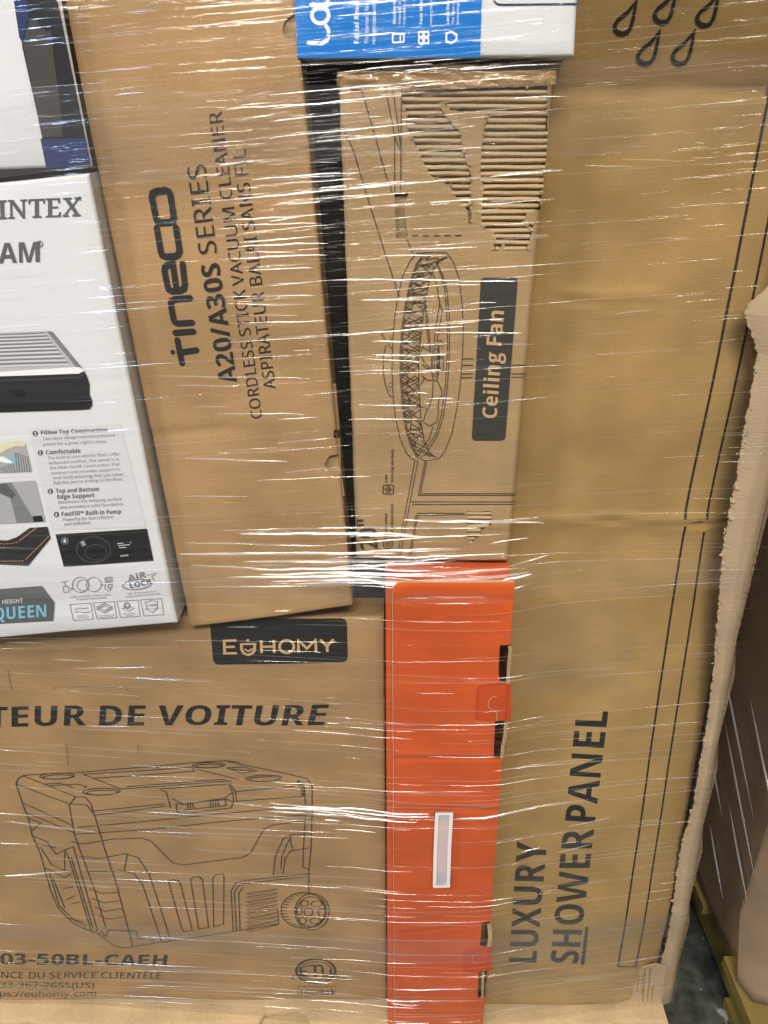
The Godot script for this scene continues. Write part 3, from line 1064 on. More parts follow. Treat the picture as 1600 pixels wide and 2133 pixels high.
	print_fill(t, f, qs([-60, 605, 270, 582, 348, 895, -60, 915]), "grey_mid", "picture")
	print_fill(t, f, qs([50, 600, 90, 597, 270, 895, 130, 902]), "ink_pale", "picture", 0.0003)
	print_fill(t, f, qs([-60, 610, 50, 602, 125, 690, 95, 720, -60, 650]), "ink_grey", "picture", 0.0003)
	print_fill(t, f, qs([250, 852, 320, 846, 332, 890, 260, 896]), "print_black", "picture", 0.0004)
	print_fill(t, f, qs([-60, 962, 230, 940, 362, 932, 385, 1020, 215, 1228, -60, 1215]), "print_black2", "picture")
	print_fill(t, f, qs([-60, 958, 232, 938, 130, 1010, 60, 1035, -60, 1030]), "grey_light", "picture", 0.0003)
	var sl := new_st()
	for i in 13:
		var s := i / 13.0
		stroke(sl, f, qs([275 - 130 * s, 942 + 100 * s, 268 - 130 * s, 948 + 100 * s]), 0.0009, false, 0.0004)
		stroke(sl, f, qs([372 - 180 * s, 1005 + 180 * s, 364 - 180 * s, 1014 + 180 * s]), 0.0009, false, 0.0004)
		if i < 8:
			stroke(sl, f, qs([135 - 24 * i, 1050 + 10 * sin(i * 0.4), 123 - 24 * i, 1053 + 10 * sin(i * 0.4)]), 0.0009, false, 0.0004)
			stroke(sl, f, qs([180 - 24 * i, 1190, 166 - 24 * i, 1191]), 0.0009, false, 0.0004)
	part(t, "stitch_lines", sl, "print_orange", false)
	print_fill(t, f, qs([422, 990, 1115, 947, 1165, 1190, 485, 1235]), "print_black", "pump_picture")
	print_fill(t, f, ellipse(494, 1038, 31, 31), "ink_grey", "bullet", 0.0003)
	zt(t, f, "4", 485, 1053, 505, 1051, 30, "print_white", "sans_bold", 0.0006)
	var dl := new_st()
	stroke(dl, f, ellipse(712, 1105, 128, 98), 0.0008, true, 0.0004)
	stroke(dl, f, ellipse(730, 1125, 82, 58), 0.0006, true, 0.0004)
	part(t, "dial_picture", dl, "ink_grey", false)
	lines(t, f, [[612, 1055, 640, 1042], [618, 1066, 646, 1053], [626, 1078, 652, 1064], [770, 1045, 800, 1058], [772, 1055, 800, 1068], [598, 1100, 612, 1104], [818, 1088, 834, 1094], [890, 1060, 1000, 1050], [895, 1075, 985, 1068], [905, 1092, 960, 1088]], 0.0007, "print_white", "dial_marks")
	zt(t, f, "INTEX", 917, 1158, 976, 1153, 11, "print_white", "serif_bold", 0.0004)
	# icons and captions
	for m in [[462, 1352, 520, 1342], [490, 1345, 498, 1380], [480, 1385, 515, 1382, 525, 1425, 485, 1428, 480, 1385], [525, 1390, 550, 1400, 535, 1415, 560, 1395], [770, 1375, 800, 1372, 795, 1400, 820, 1420, 840, 1410, 835, 1385], [820, 1370, 850, 1368, 848, 1395, 822, 1398, 820, 1370],
			[795, 1318, 850, 1314, 852, 1350, 798, 1354, 795, 1318], [808, 1328, 838, 1326, 838, 1342, 810, 1344, 808, 1328]]:
		lines(t, f, [m], 0.0009, "ink_pale", "pump_drawing")
	for o in [[612, 1372, 62, 58, 0.0], [630, 1375, 45, 42, 0.0], [712, 1370, 56, 54, 0.0], [1040, 1370, 112, 38, -0.12]]:
		var ic := new_st()
		stroke(ic, f, ellipse(o[0], o[1], o[2], o[3], o[4]), 0.0009, true)
		part(t, "pump_drawing", ic, "ink_pale", false)
	zt(t, f, "AiR", 975, 1345, 1112, 1312, 45, "ink_pale", "sans_bold", 0.0003)
	zt(t, f, "LOCK", 990, 1398, 1152, 1362, 40, "ink_grey", "sans_bold", 0.0003)
	lines(t, f, [[1112, 1300, 1190, 1282, 1150, 1310, 1172, 1340], [935, 1385, 990, 1410, 1080, 1400, 1140, 1378]], 0.0009, "ink_pale", "lock_icon")
	zt(t, f, "Inflate with built-in electric pump", 532, 1472, 838, 1452, 13, "ink_pale")
	zt(t, f, "or optional manual pump", 578, 1490, 806, 1474, 13, "ink_pale")
	zt(t, f, "100% of our products are", 962, 1447, 1188, 1426, 13, "ink_pale")
	zt(t, f, "quality tested to be leak-free", 952, 1469, 1212, 1445, 13, "ink_pale")
	var fr := new_st()
	for i in 4:
		var x := 530.0 + i * 178.0
		var y := 1520.0 - i * 11.5
		stroke(fr, f, qs([x, y, x + 160, y - 10, x + 176, y + 112, x + 28, y + 122]), 0.0007, true)
	stroke(fr, f, qs([565, 1560, 600, 1548, 640, 1552, 670, 1545]), 0.0007)
	stroke(fr, f, qs([565, 1580, 600, 1574, 640, 1582, 685, 1574]), 0.0008)
	for k in 2:
		stroke(fr, f, qs([735, 1540 + k * 16, 795, 1512 + k * 16, 852, 1536 + k * 16, 792, 1568 + k * 16]), 0.0011, true)
	stroke(fr, f, ellipse(964, 1530, 20, 20), 0.0018, true)
	stroke(fr, f, qs([925, 1552, 970, 1535, 1018, 1548, 975, 1572]), 0.0009, true)
	stroke(fr, f, qs([1100, 1505, 1146, 1492, 1196, 1500, 1190, 1555, 1155, 1582, 1115, 1560]), 0.0009, true)
	part(t, "icon_frames", fr, "ink_pale", false)
	zt(t, f, "1 YEAR", 1115, 1538, 1188, 1532, 18, "ink_pale", "sans_bold")
	for c in [["TWO-LAYER", 588, 1612, 668, 1607], ["PILLOW TOP", 588, 1626, 674, 1621], ["TOP AND BOTTOM", 744, 1612, 868, 1602], ["EDGE SUPPORT", 752, 1625, 860, 1616], ["MAX WEIGHT", 935, 1596, 1028, 1590], ["CAPACITY", 950, 1610, 1020, 1604], ["LIMITED WARRANTY", 1092, 1562, 1220, 1552]]:
		zt(t, f, c[0], c[1], c[2], c[3], c[4], 9, "ink_pale")
	print_fill(t, f, qs([-60, 1408, 320, 1380, 415, 1505, 405, 1645, -60, 1670]), "ink_grey", "banner")
	zt(t, f, "HEIGHT", 22, 1516, 178, 1506, 31, "print_white", "sans", 0.0004)
	zt(t, f, "QUEEN", -38, 1638, 354, 1612, 92, "print_sky", "sans_bold", 0.0004)


func upper_white_carton() -> void:
	var f := face(0.03, 0.001, 43)
	var t := carton("white_black_carton", "white carton with black and navy printed end standing on the airbed carton", f, corners_px(f, [-300, -90, 108, -90, 190, 346, -300, 362]), 0.28, "white_board", "black_board", 0.02)
	look(0, 0, 2.5)
	print_fill(t, f, qs([58, -220, 258, -220, 474, 856, 244, 878, 130, 330]), "print_black", "black_print")
	look(0, 0, 5.614)
	print_fill(t, f, qs([108, -400, 300, -400, 345, 200, 265, 495, 232, 440]), "print_navy", "navy_print", 0.0003)
	print_fill(t, f, qs([478, 1622, 1010, 1615, 1066, 1920, 548, 1975]), "print_navy", "navy_print", 0.0003)
	print_fill(t, f, qs([275, 490, 300, 400, 350, 215, 420, 205, 600, 330, 640, 700, 720, 1300, 740, 1600, 500, 1605]), "print_grey_dark", "grey_print", 0.0003)
	print_fill(t, f, qs([420, 190, 600, 180, 612, 300, 570, 372, 520, 345, 460, 270]), "print_black", "black_print", 0.0005)
	lines(t, f, [[240, 500, 330, 900, 420, 1300, 490, 1640]], 0.002, "grey_light", "edge_line")


func fan_carton() -> void:
	var f := face(0.0, 0.0022, 52, 3.4)
	look(680, 120, 3.2)
	var n := FastNoiseLite.new()
	n.seed = 61
	n.frequency = 0.03
	var torn := []
	for a in [[510, 222, 640, 215, 985, 205, 1475, 185, 1470, 700, 1430, 900, 1415, 1010, 1345, 1025, 1300, 1090, 1320, 1130, 1385, 1115, 1360, 1200, 1330, 1280, 1195, 1282, 1190, 1240, 1115, 1278, 1120, 1160, 1060, 1140, 1030, 1080, 1050, 860, 1025, 780, 1035, 600, 1075, 400, 1050, 380, 850, 350, 780, 300, 750, 330, 830, 430, 900, 510, 915, 640, 965, 780, 960, 880, 965, 1115, 945, 1110, 940, 1020, 870, 930, 820, 850, 690, 780, 640, 670, 580, 560, 530, 440, 545, 370, 500, 300],
			[455, 905, 545, 905, 530, 950, 520, 1010, 525, 1090, 545, 1190, 520, 1215, 465, 1210]]:
		var p := qs(a)
		var out := PackedVector2Array()
		for i in p.size():
			var b := p[(i + 1) % p.size()]
			var m := maxi(1, int(p[i].distance_to(b) / 5.0))
			for k in m:
				var v := p[i].lerp(b, float(k) / m)
				out.append(v + Vector2(n.get_noise_2d(v.x * 9.0, v.y * 9.0), n.get_noise_2d(v.y * 9.0, v.x * 9.0 + 50.0)) * 3.2)
		torn.append(out)
	look(680, 880, 3.478)
	torn.append(qs([1015, 645, 1100, 648, 1198, 640, 1200, 740, 1130, 775, 1100, 830, 1030, 890, 1018, 770]))
	var cuts := []
	for p in torn:
		cuts.append([world_poly(f, p), true])
	var t := carton("fan_carton", "narrow brown carton reading Ceiling Fan with torn patch showing corrugation", f, corners_px(f, [706, 152, 1156, 146, 1060, 1172, 742, 1166]), 0.3, "kraft_fan", "", 0.0026, cuts, 0.005, 0.0012)
	# the inner paper behind the torn places, and every flute laid bare
	var back := new_st()
	var wp := corners_px(f, [735, 165, 1148, 160, 1056, 1168, 745, 1162])
	for i in [0, 1, 2, 0, 2, 3]:
		back.add_vertex(Vector3(wp[i].x, wp[i].y, -0.0052))
	part(t, "inner_liner", back, "kraft_inner")
	var k := 0
	var y := at(1000, 178, 0).y
	while y > at(1000, 1165, 0).y:
		y -= 0.0057
		var x0 := at(800, 300, 0).x - 0.01
		var run := []
		var x := x0
		while x < 0.19:
			var inside := false
			for c in [cuts[0], cuts[2]]:
				inside = inside or Geometry2D.is_point_in_polygon(Vector2(x, y), c[0]) or Geometry2D.is_point_in_polygon(Vector2(x, y + 0.002), c[0])
			if inside:
				run.append(x)
			if not inside and run.size() > 0 or x + 0.003 >= 0.19 and run.size() > 0:
				if run.size() > 1:
					flute(t, run[0] - 0.003, run[run.size() - 1] + 0.0015, y, k)
					k += 1
				run = []
			x += 0.003
	fan_prints(t, f)
	# curled bits of the outer paper along the tear
	var sh := new_st()
	for i in 46:
		var poly: PackedVector2Array = cuts[0][0]
		var p: Vector2 = poly[rng.randi() % poly.size()]
		var an := rng.randf() * TAU
		var l := rng.randf_range(0.0012, 0.004)
		var wd := Vector2(-sin(an), cos(an)) * l * rng.randf_range(0.25, 0.7)
		var tip := p + Vector2(cos(an), sin(an)) * l
		var a3 := Vector3(p.x - wd.x, p.y - wd.y, 0.0006)
		var b3 := Vector3(p.x + wd.x, p.y + wd.y, 0.0004)
		var c3 := Vector3(tip.x + wd.x * 0.5, tip.y + wd.y * 0.5, rng.randf_range(0.0008, 0.0035))
		var d3 := Vector3(tip.x - wd.x * 0.7, tip.y - wd.y * 0.7, rng.randf_range(0.0008, 0.0025))
		tri(sh, a3, b3, c3)
		tri(sh, a3, c3, d3)
	part(t, "paper_shreds", sh, "kraft_fan", false).set_meta("kind", "stuff")


func flute(t: Node3D, xa: float, xb: float, y: float, k: int) -> void:
	var st := new_st()
	var prev := []
	var steps := maxi(2, int((xb - xa) / 0.005))
	var ph := k * 1.7
	for i in steps + 1:
		var x := lerpf(xa, xb, float(i) / steps)
		var dy := 0.00025 * sin(x * 60.0 + ph) + 0.0001 * sin(x * 190.0 + ph * 2.0)
		var h := 0.0042 + 0.0003 * sin(x * 45.0 + ph * 3.0) + (0.0 if sin(x * 31.0 + ph) < 0.9 else -0.0014)
		var row := []
		for j in 7:
			var a := PI * j / 6.0
			row.append(Vector3(x, y + dy - 0.0023 * cos(a), -0.0050 + h * pow(sin(a), 0.95)))
		if prev:
			for j in 6:
				st.add_vertex(prev[j]); st.add_vertex(prev[j + 1]); st.add_vertex(row[j + 1])
				st.add_vertex(prev[j]); st.add_vertex(row[j + 1]); st.add_vertex(row[j])
		prev = row
	part(t, "flute", st, "kraft_torn")


func fan_prints(t: Node3D, f: Dictionary) -> void:
	look(700, 500, 3.8095)
	print_fill(t, f, rounded([1150, 297, 1443, 297, 1342, 1588, 1076, 1588], 34), "ink_soft", "name_plate")
	zt(t, f, "Ceiling Fan", 1275, 1412, 1332, 562, 118, "print_kraft", "sans_bold", 0.0005)
	var band_l := [705, 105, 650, 180, 600, 320, 560, 500, 535, 680, 520, 880, 522, 1100, 535, 1300, 560, 1480, 600, 1620, 650, 1720, 690, 1742]
	var band_r := [880, 130, 800, 185, 745, 300, 715, 450, 690, 620, 670, 800, 655, 960, 660, 1200, 675, 1450, 700, 1580, 740, 1680, 790, 1725]
	var outer := [700, 100, 800, 96, 880, 100, 930, 170, 975, 300, 1000, 500, 1010, 700, 1005, 900, 990, 1100, 965, 1300, 920, 1530, 860, 1680, 820, 1730, 760, 1742, 690, 1745]
	var draw := [
		[700, 100, 640, 105, 590, 160, 530, 280, 490, 450, 465, 620, 450, 800, 445, 1000, 450, 1200, 470, 1400, 510, 1580, 560, 1690, 610, 1740, 650, 1745],
		band_l, band_r, outer, [690, 115, 636, 190, 588, 330, 548, 510, 523, 690, 508, 880, 510, 1100, 523, 1300, 548, 1480, 588, 1620, 638, 1720],
		[880, 138, 840, 145, 805, 190, 850, 280, 880, 400, 897, 600, 900, 800, 895, 1000, 880, 1200, 850, 1400, 800, 1560, 735, 1660], [805, 205, 838, 290, 864, 400, 880, 600, 884, 800, 879, 1000, 862, 1200, 832, 1400, 785, 1550, 722, 1640],
		[770, 270, 800, 360, 822, 500, 800, 640, 775, 830], [820, 500, 845, 560, 800, 800, 845, 795], [715, 510, 735, 700, 752, 885, 690, 850, 680, 830], [705, 500, 720, 690, 740, 870], [690, 830, 670, 900, 700, 970, 745, 1015, 720, 1020, 680, 980],
		[800, 930, 850, 925, 852, 1030, 800, 1036, 798, 930], [800, 1015, 830, 1015, 832, 1032], [810, 880, 840, 800, 842, 860],
		[690, 1080, 720, 1108, 770, 1112], [680, 1070, 700, 1100, 670, 1150], [770, 1120, 765, 1240, 730, 1340, 670, 1320], [800, 1110, 840, 1190, 838, 1230, 812, 1275, 810, 1380, 800, 1440, 740, 1475, 690, 1440, 720, 1345], [770, 1475, 740, 1570, 715, 1610],
		[455, 705, 380, 718, 360, 745, 442, 860], [395, 830, 375, 930, 375, 1060, 395, 1160, 425, 1235, 448, 1238],
		[1000, 940, 1090, 940], [1000, 993, 1090, 990], [996, 1060, 1085, 1058], [992, 1090, 1083, 1087], [1395, 990, 1522, 990], [1392, 1060, 1515, 1058], [1390, 1087, 1510, 1085]]
	lines(t, f, draw, 0.00085, "ink_brown", "fan_drawing")
	var la := new_st()
	var pts := []
	for i in 56:
		var s := (i + 0.5) / 56.0
		var py := lerpf(118.0, 1730.0, s)
		var x0 := along(band_l, py)
		var x1 := along(band_r, py)
		pts.append([Vector2(x0, py), Vector2(lerpf(x0, x1, rng.randf_range(0.2, 0.45)), py + rng.randf_range(-12, 12)), Vector2(lerpf(x0, x1, rng.randf_range(0.55, 0.85)), py + rng.randf_range(-12, 12)), Vector2(x1, py)])
	for i in pts.size() - 1:
		for c in [[0, 1], [1, 0], [1, 2], [2, 1], [2, 3], [3, 2], [1, 1]]:
			if rng.randf() < 0.72:
				var a: Vector2 = pts[i][c[0]]
				var b: Vector2 = pts[i + 1][c[1]]
				stroke(la, f, qs([a.x, a.y, b.x, b.y]), 0.0008)
	part(t, "lattice_drawing", la, "ink_brown", false)
	var hub := new_st()
	for e in [[790, 970, 34, 145], [792, 970, 24, 112], [795, 972, 14, 80]]:
		stroke(hub, f, ellipse(e[0], e[1], e[2], e[3], 0.03), 0.0008, true)
	for d in [[430, 1130], [415, 1160], [435, 1165], [425, 1186], [402, 960], [430, 770], [440, 785]]:
		fill(hub, f, ellipse(d[0], d[1], 6, 6, 0, 8))
	part(t, "hub_drawing", hub, "ink_brown", false)
	look(680, 880, 3.478)
	lines(t, f, [[640, 275, 515, 960], [662, 275, 535, 960], [715, 275, 665, 525, 1375, 525], [727, 275, 680, 513, 1378, 513], [608, 572, 1375, 572], [620, 590, 1372, 590], [600, 960, 650, 668, 665, 655, 1000, 655], [612, 960, 660, 672, 1005, 664]], 0.00085, "ink_brown", "fan_drawing")
	zt(t, f, "20\"", 375, 912, 348, 686, 128, "ink_soft", "sans_bold")
	zt(t, f, "Low", 442, 432, 441, 375, 20, "ink_soft", "sans_bold")
	zt(t, f, "working decibels", 484, 432, 487, 190, 18, "ink_soft", "sans_bold")
	zt(t, f, "3-level wind", 440, 850, 441, 660, 20, "ink_soft", "sans_bold")
	zt(t, f, "speed adjustment", 482, 862, 484, 585, 18, "ink_soft", "sans_bold")
	var ic := new_st()
	stroke(ic, f, rounded([412, 450, 486, 450, 484, 516, 410, 516], 14), 0.0012, true)
	stroke(ic, f, qs([425, 483, 447, 460, 470, 483, 447, 506]), 0.0011, true)
	stroke(ic, f, qs([440, 483, 455, 478, 452, 492]), 0.0012)
	stroke(ic, f, ellipse(445, 880, 34, 30), 0.0012, true)
	stroke(ic, f, ellipse(445, 880, 14, 12), 0.0012, true)
	part(t, "feature_icon", ic, "ink_soft", false)
	look(680, 120, 3.2)
	var pl := [[160, 210, 235, 215, 318, 500, 395, 780, 440, 900], [110, 460, 180, 620, 270, 920, 380, 1270, 485, 1590], [390, 190, 455, 520, 488, 610], [440, 190, 495, 590], [455, 520, 455, 900], [500, 190, 495, 880], [540, 1215, 580, 1315]]
	for i in 7:
		pl.append([545 + i * 62, 190, 580 + i * 62, 190])
		if i < 5:
			pl.append([570 + i * 72, 1185, 612 + i * 72, 1184])
	lines(t, f, pl, 0.0009, "ink_brown", "room_drawing")
	# crumpled tape over the crushed top edge
	var n := FastNoiseLite.new()
	n.seed = 70
	n.frequency = 60.0
	var st := new_st()
	var prev := []
	for i in 121:
		var s := i / 120.0
		var row := []
		for j in 9:
			var v := j / 8.0
			var p := flat(f, Vector2(lerpf(702, 1158, s), lerpf(146.0, 181.0 - 6.0 * sin(s * 9.0), v) - 2.0 * s))
			var h := 0.0022 + 0.004 * absf(n.get_noise_2d(p.x, p.y * 2.0)) + 0.0035 * n.get_noise_2d(p.x * 0.4, p.y * 3.0 + 7.0) - (0.006 if j == 0 else 0.0)
			row.append(Vector3(p.x, p.y, maxf(h, 0.0012) if j > 0 else -0.004))
		if prev:
			for j in 8:
				st.add_vertex(prev[j]); st.add_vertex(row[j + 1]); st.add_vertex(prev[j + 1])
				st.add_vertex(prev[j]); st.add_vertex(row[j]); st.add_vertex(row[j + 1])
		prev = row
	part(t, "packing_tape", st, "tape")


func orange_carton() -> void:
	var f := face(0.046, 0.0012, 73, 3.0)
	f.dents.append([flat(f, Vector2(800, 1582)), flat(f, Vector2(1060, 1578)), 0.0016, 0.003, 0.0012])
	f.dents.append([flat(f, Vector2(800, 1690)), flat(f, Vector2(1060, 1684)), 0.0014, 0.004, 0.001])
	f.dents.append([flat(f, Vector2(800, 1250)), flat(f, Vector2(1075, 1246)), 0.001, 0.004, 0.001])
	f.dents.append([flat(f, Vector2(830, 1945)), flat(f, Vector2(1000, 1925)), 0.001, 0.003, 0.001])
	var fb := face(0.0405, 0.0, 74)
	look(760, 1160, 3.8095)
	var s1 := qs([1072, 702, 1165, 698, 1165, 1000, 1070, 985, 1062, 900])
	var s2 := qs([1035, 1295, 1145, 1300, 1145, 1592, 1022, 1585, 1030, 1400])
	look(560, 1640, 2.857)
	var s3 := qs([1268, 802, 1350, 800, 1350, 945, 1256, 945, 1262, 880])
	var s4 := qs([1250, 1090, 1300, 1090, 1300, 1250, 1243, 1250])
	var cs := corners_px(f, [803, 1214, 1072, 1214, 1002, 2190, 808, 2190])
	var bc := corners_px(fb, [803, 1216, 1071, 1216, 1002, 2190, 808, 2190])
	var holes := []
	for s in [s1, s2, s3, s4]:
		holes.append([world_poly(fb, s), true])
	var t := carton("orange_carton", "tall narrow orange carton with lock tabs and white strip handle", fb, bc, 0.12, "orange_board", "orange_board", 0.004, holes)
	# the lid flap in front, with cut-outs for the lock tabs
	var cuts := []
	for s in [s1, s2, s3, s4]:
		cuts.append([world_poly(f, s), true])
	look(760, 1160, 3.8095)
	var tabs := [rounded([890, 1030, 960, 1015, 1050, 1005, 1160, 1005, 1160, 1300, 900, 1302, 878, 1280, 890, 1060], 20)]
	look(560, 1640, 2.857)
	tabs.append(rounded([1160, 985, 1190, 958, 1330, 945, 1330, 1088, 1250, 1100, 1165, 1105, 1152, 1080], 12))
	for s in tabs:
		cuts.append([world_poly(f, s), true])
	var lid := lid_flap(t, f, cs, cuts)
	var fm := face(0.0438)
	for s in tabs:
		plate(t, "lock_tab", fm, s, 0.002, "orange_recess_shade", "orange_recess_shade")
	look(760, 1160, 3.8095)
	for g in [[760, 1160, 3.8095, [1142, 705, 1155, 720, 1142, 850, 1135, 1000], 0.004], [760, 1160, 3.8095, [1120, 1310, 1112, 1420, 1092, 1500, 1085, 1590], 0.004], [560, 1640, 2.857, [1310, 805, 1318, 880, 1310, 942], 0.006], [560, 1640, 2.857, [1275, 1095, 1270, 1248], 0.004]]:
		look(g[0], g[1], g[2])
		var ce := new_st()
		stroke(ce, f, qs(g[3]), g[4], false, 0.0004)
		var be := part(t, "board_edge", ce, "kraft_torn", false)
		# the flutes between the plies, seen end on
		var zz := []
		var e := qs(g[3])
		for i in e.size() - 1:
			var m := int(e[i].distance_to(e[i + 1]) / 3.0) + 1
			for k in m:
				var c := e[i].lerp(e[i + 1], float(k) / m)
				zz.append_array([(c.x + (3.0 if (zz.size() / 2) % 2 else -3.0) * g[4] / 0.005 - zo.x) * zs, (c.y - zo.y) * zs])
		var zst := new_st()
		stroke(zst, f, qs(zz), 0.0008, false, 0.0009)
		var zm := part(be, "flute_end", zst, "kraft_inner", false)
		zm.position = Vector3.ZERO
	look(760, 1160, 3.8095)
	var cu := new_st()
	stroke(cu, fm, qs([1048, 1100, 1010, 1108, 980, 1140, 978, 1175, 1000, 1205, 1045, 1215, 1048, 1300]), 0.0011, false, 0.0006)
	stroke(cu, f, qs([232, 260, 218, 300, 222, 500, 222, 1000, 226, 1600, 228, 2200]), 0.0009, false, 0.0002)
	stroke(cu, f, qs([885, 1290, 905, 1310, 1025, 1318]), 0.0011, false, 0.0002)
	look(560, 1640, 2.857)
	stroke(cu, fm, qs([1245, 985, 1215, 1000, 1210, 1020, 1225, 1040, 1252, 1045]), 0.0012, false, 0.0006)
	stroke(cu, f, qs([740, 0, 742, 400, 746, 900, 750, 1400, 752, 1560]), 0.0009, false, 0.0002)
	part(t, "crease_line", cu, "kraft_torn", false)
	# the strip handle of milky plastic
	var h := thing_part(t, "strip_handle")
	var fh := face(0.0535)
	plate(h, "strip", fh, qs([990, 150, 1095, 150, 1080, 360, 1075, 590, 978, 592, 980, 400]), 0.0012, "clear_plastic")
	var hs := new_st()
	for a in [[1000, 150, 990, 400, 986, 588], [1086, 150, 1074, 360, 1068, 586], [990, 154, 1095, 152], [980, 586, 1076, 584]]:
		stroke(hs, fh, qs(a), 0.005, false, 0.0006)
	part(h, "rim", hs, "milky_plastic", false).position = Vector3.ZERO
	plate(h, "fixing", face(0.0515), qs([984, 160, 1092, 160, 1092, 195, 984, 195]), 0.003, "print_black2")
	plate(h, "fixing", face(0.0515), qs([980, 530, 1085, 530, 1085, 580, 980, 580]), 0.003, "print_black2")


func thing_part(t: Node3D, called: String) -> Node3D:
	var h := Node3D.new()
	h.name = called
	t.add_child(h, true)
	h.position = -t.position
	return h


func lid_flap(t: Node3D, f: Dictionary, cs: Array, cuts: Array) -> MeshInstance3D:
	var st := new_st()
	var es := new_st()
	var nx := 90
	var ny := 300
	var x_in := 16.0 / 269.0
	var grid := []
	for j in ny + 1:
		var row := PackedVector3Array()
		var v := j / float(ny)
		for i in nx + 1:
			var u := x_in + (1.0 - x_in) * i / nx
			var tl: Vector2 = cs[0]
			var p: Vector2 = tl.lerp(cs[1], u).lerp(cs[3].lerp(cs[2], u), v)
			# rounded upper left corner of the flap
			var rr := 0.010
			var px := (u - x_in) * 0.158
			var py := v * 0.8
			if px < rr and py < rr:
				var dd := Vector2(rr - px, rr - py)
				if dd.length() > rr:
					var m := dd.normalized() * rr
					p += Vector2((rr - m.x) - px, -((rr - m.y) - py))
			for c in cuts:
				p = snapped_to(p, c[0], 0.0014)
			row.append(on_xy(f, p, -0.0012 if i == 0 or j == 0 else 0.0))
		grid.append(row)
	for j in ny:
		for i in nx:
			var a: Vector3 = grid[j][i]
			var b: Vector3 = grid[j][i + 1]
			var c: Vector3 = grid[j + 1][i + 1]
			var d: Vector3 = grid[j + 1][i]
			var mid := (a + b + c + d) * 0.25
			var gone := false
			for k in cuts:
				if Geometry2D.is_point_in_polygon(Vector2(mid.x, mid.y), k[0]):
					gone = true
					break
			if gone:
				continue
			st.add_vertex(a); st.add_vertex(b); st.add_vertex(c)
			st.add_vertex(a); st.add_vertex(c); st.add_vertex(d)
	var back := Vector3(0, 0, -0.0042)
	for j in ny:
		for i in [0, nx]:
			var a: Vector3 = grid[j][i]
			var b: Vector3 = grid[j + 1][i]
			es.add_vertex(a); es.add_vertex(b); es.add_vertex(b + back)
			es.add_vertex(a); es.add_vertex(b + back); es.add_vertex(a + back)
	for i in nx:
		var a: Vector3 = grid[0][i]
		var b: Vector3 = grid[0][i + 1]
		es.add_vertex(a); es.add_vertex(b + back); es.add_vertex(b)
		es.add_vertex(a); es.add_vertex(a + back); es.add_vertex(b + back)
	var mi := part(t, "lid_flap", st, "orange_board")
	part(t, "cut_edge", es, "kraft_torn", false)
	return mi


func camera_box() -> void:
	var f := face(0.014, 0.0006, 81)
	var t := carton("camera_box", "small blue and white retail box with white icons above the fan carton", f, corners_px(f, [606, -150, 1210, -150, 1197, 118, 619, 121]), 0.10, "white_board", "white_side", 0.01, [], 0.003, 0.0003)
	look(560, 0, 2.2857)
	print_fill(t, f, qs([106, -340, 1024, -340, 1006, 272, 138, 276]), "blue_board", "blue_print", -0.0003)
	var st := new_st()
	look(580, 0, 3.8095)
	for a in [[275, 255, 278, 375], [240, 340, 345, 345, 385, 322, 402, 280, 396, 235, 378, 205], [260, 40, 395, 42], [258, -25, 262, -130, 320, -180, 380, -150, 396, -80, 390, 30]]:
		stroke(st, f, qs(a), 0.0031, false, 0.0, true)
	stroke(st, f, ellipse(333, 122, 66, 64), 0.0031, true)
	part(t, "brand_logo", st, "print_white", false)
	look(560, 0, 2.2857)
	zt(t, f, "Facial Recognition", 428, 208, 430, -128, 22, "print_white", "sans_bold")
	zt(t, f, "The camera features AI and", 474, 210, 478, -150, 18, "print_white")
	zt(t, f, "recognizes and tracks faces", 508, 210, 512, -150, 18, "print_white")
	var rows := [["Accurate Notifications", "Smart AI detection", "improving accuracy"], ["Face Management", "Smart AI registers", "naming familiar faces"], ["Local Data Storage", "The Tapo app keeps", "ensuring privacy"]]
	for i in 3:
		var x := 604.0 + i * 127.0
		zt(t, f, rows[i][0], x, 116, x + 3, -112, 15, "print_white", "sans_bold")
		zt(t, f, rows[i][1], x + 24, 116, x + 27, -75, 12, "print_white")
		zt(t, f, rows[i][2], x + 46, 116, x + 49, -75, 12, "print_white")
	var ic := new_st()
	stroke(ic, f, rounded([590, 162, 643, 160, 643, 200, 590, 203], 6), 0.0014, true)
	stroke(ic, f, qs([626, 164, 626, 200]), 0.0012)
	for k in 4:
		stroke(ic, f, rounded([714 + (k % 2) * 26, 152 + (k / 2) * 30, 734 + (k % 2) * 26, 152 + (k / 2) * 30, 734 + (k % 2) * 26, 176 + (k / 2) * 30, 714 + (k % 2) * 26, 176 + (k / 2) * 30], 6), 0.0014, true)
	stroke(ic, f, qs([845, 160, 870, 152, 893, 165, 893, 190, 868, 206, 845, 198]), 0.0016, true)
	stroke(ic, f, qs([862, 180, 876, 180]), 0.0014)
	part(t, "feature_icons", ic, "print_white", false)
	lines(t, f, [[1068, -60, 1072, 4, 1085, 18, 1105, 22, 1474, 18]], 0.0012, "print_navy", "outline_print")


# ---------------------------------------------------------------- the stretch film
const FX0 := -0.80
const FX1 := 0.53
const FY0 := 0.13
const FY1 := 1.75
const NX := 130
const NY := 1500
var hull := []          # film surface without ripples, rows of y, columns of x
const HNY := 162


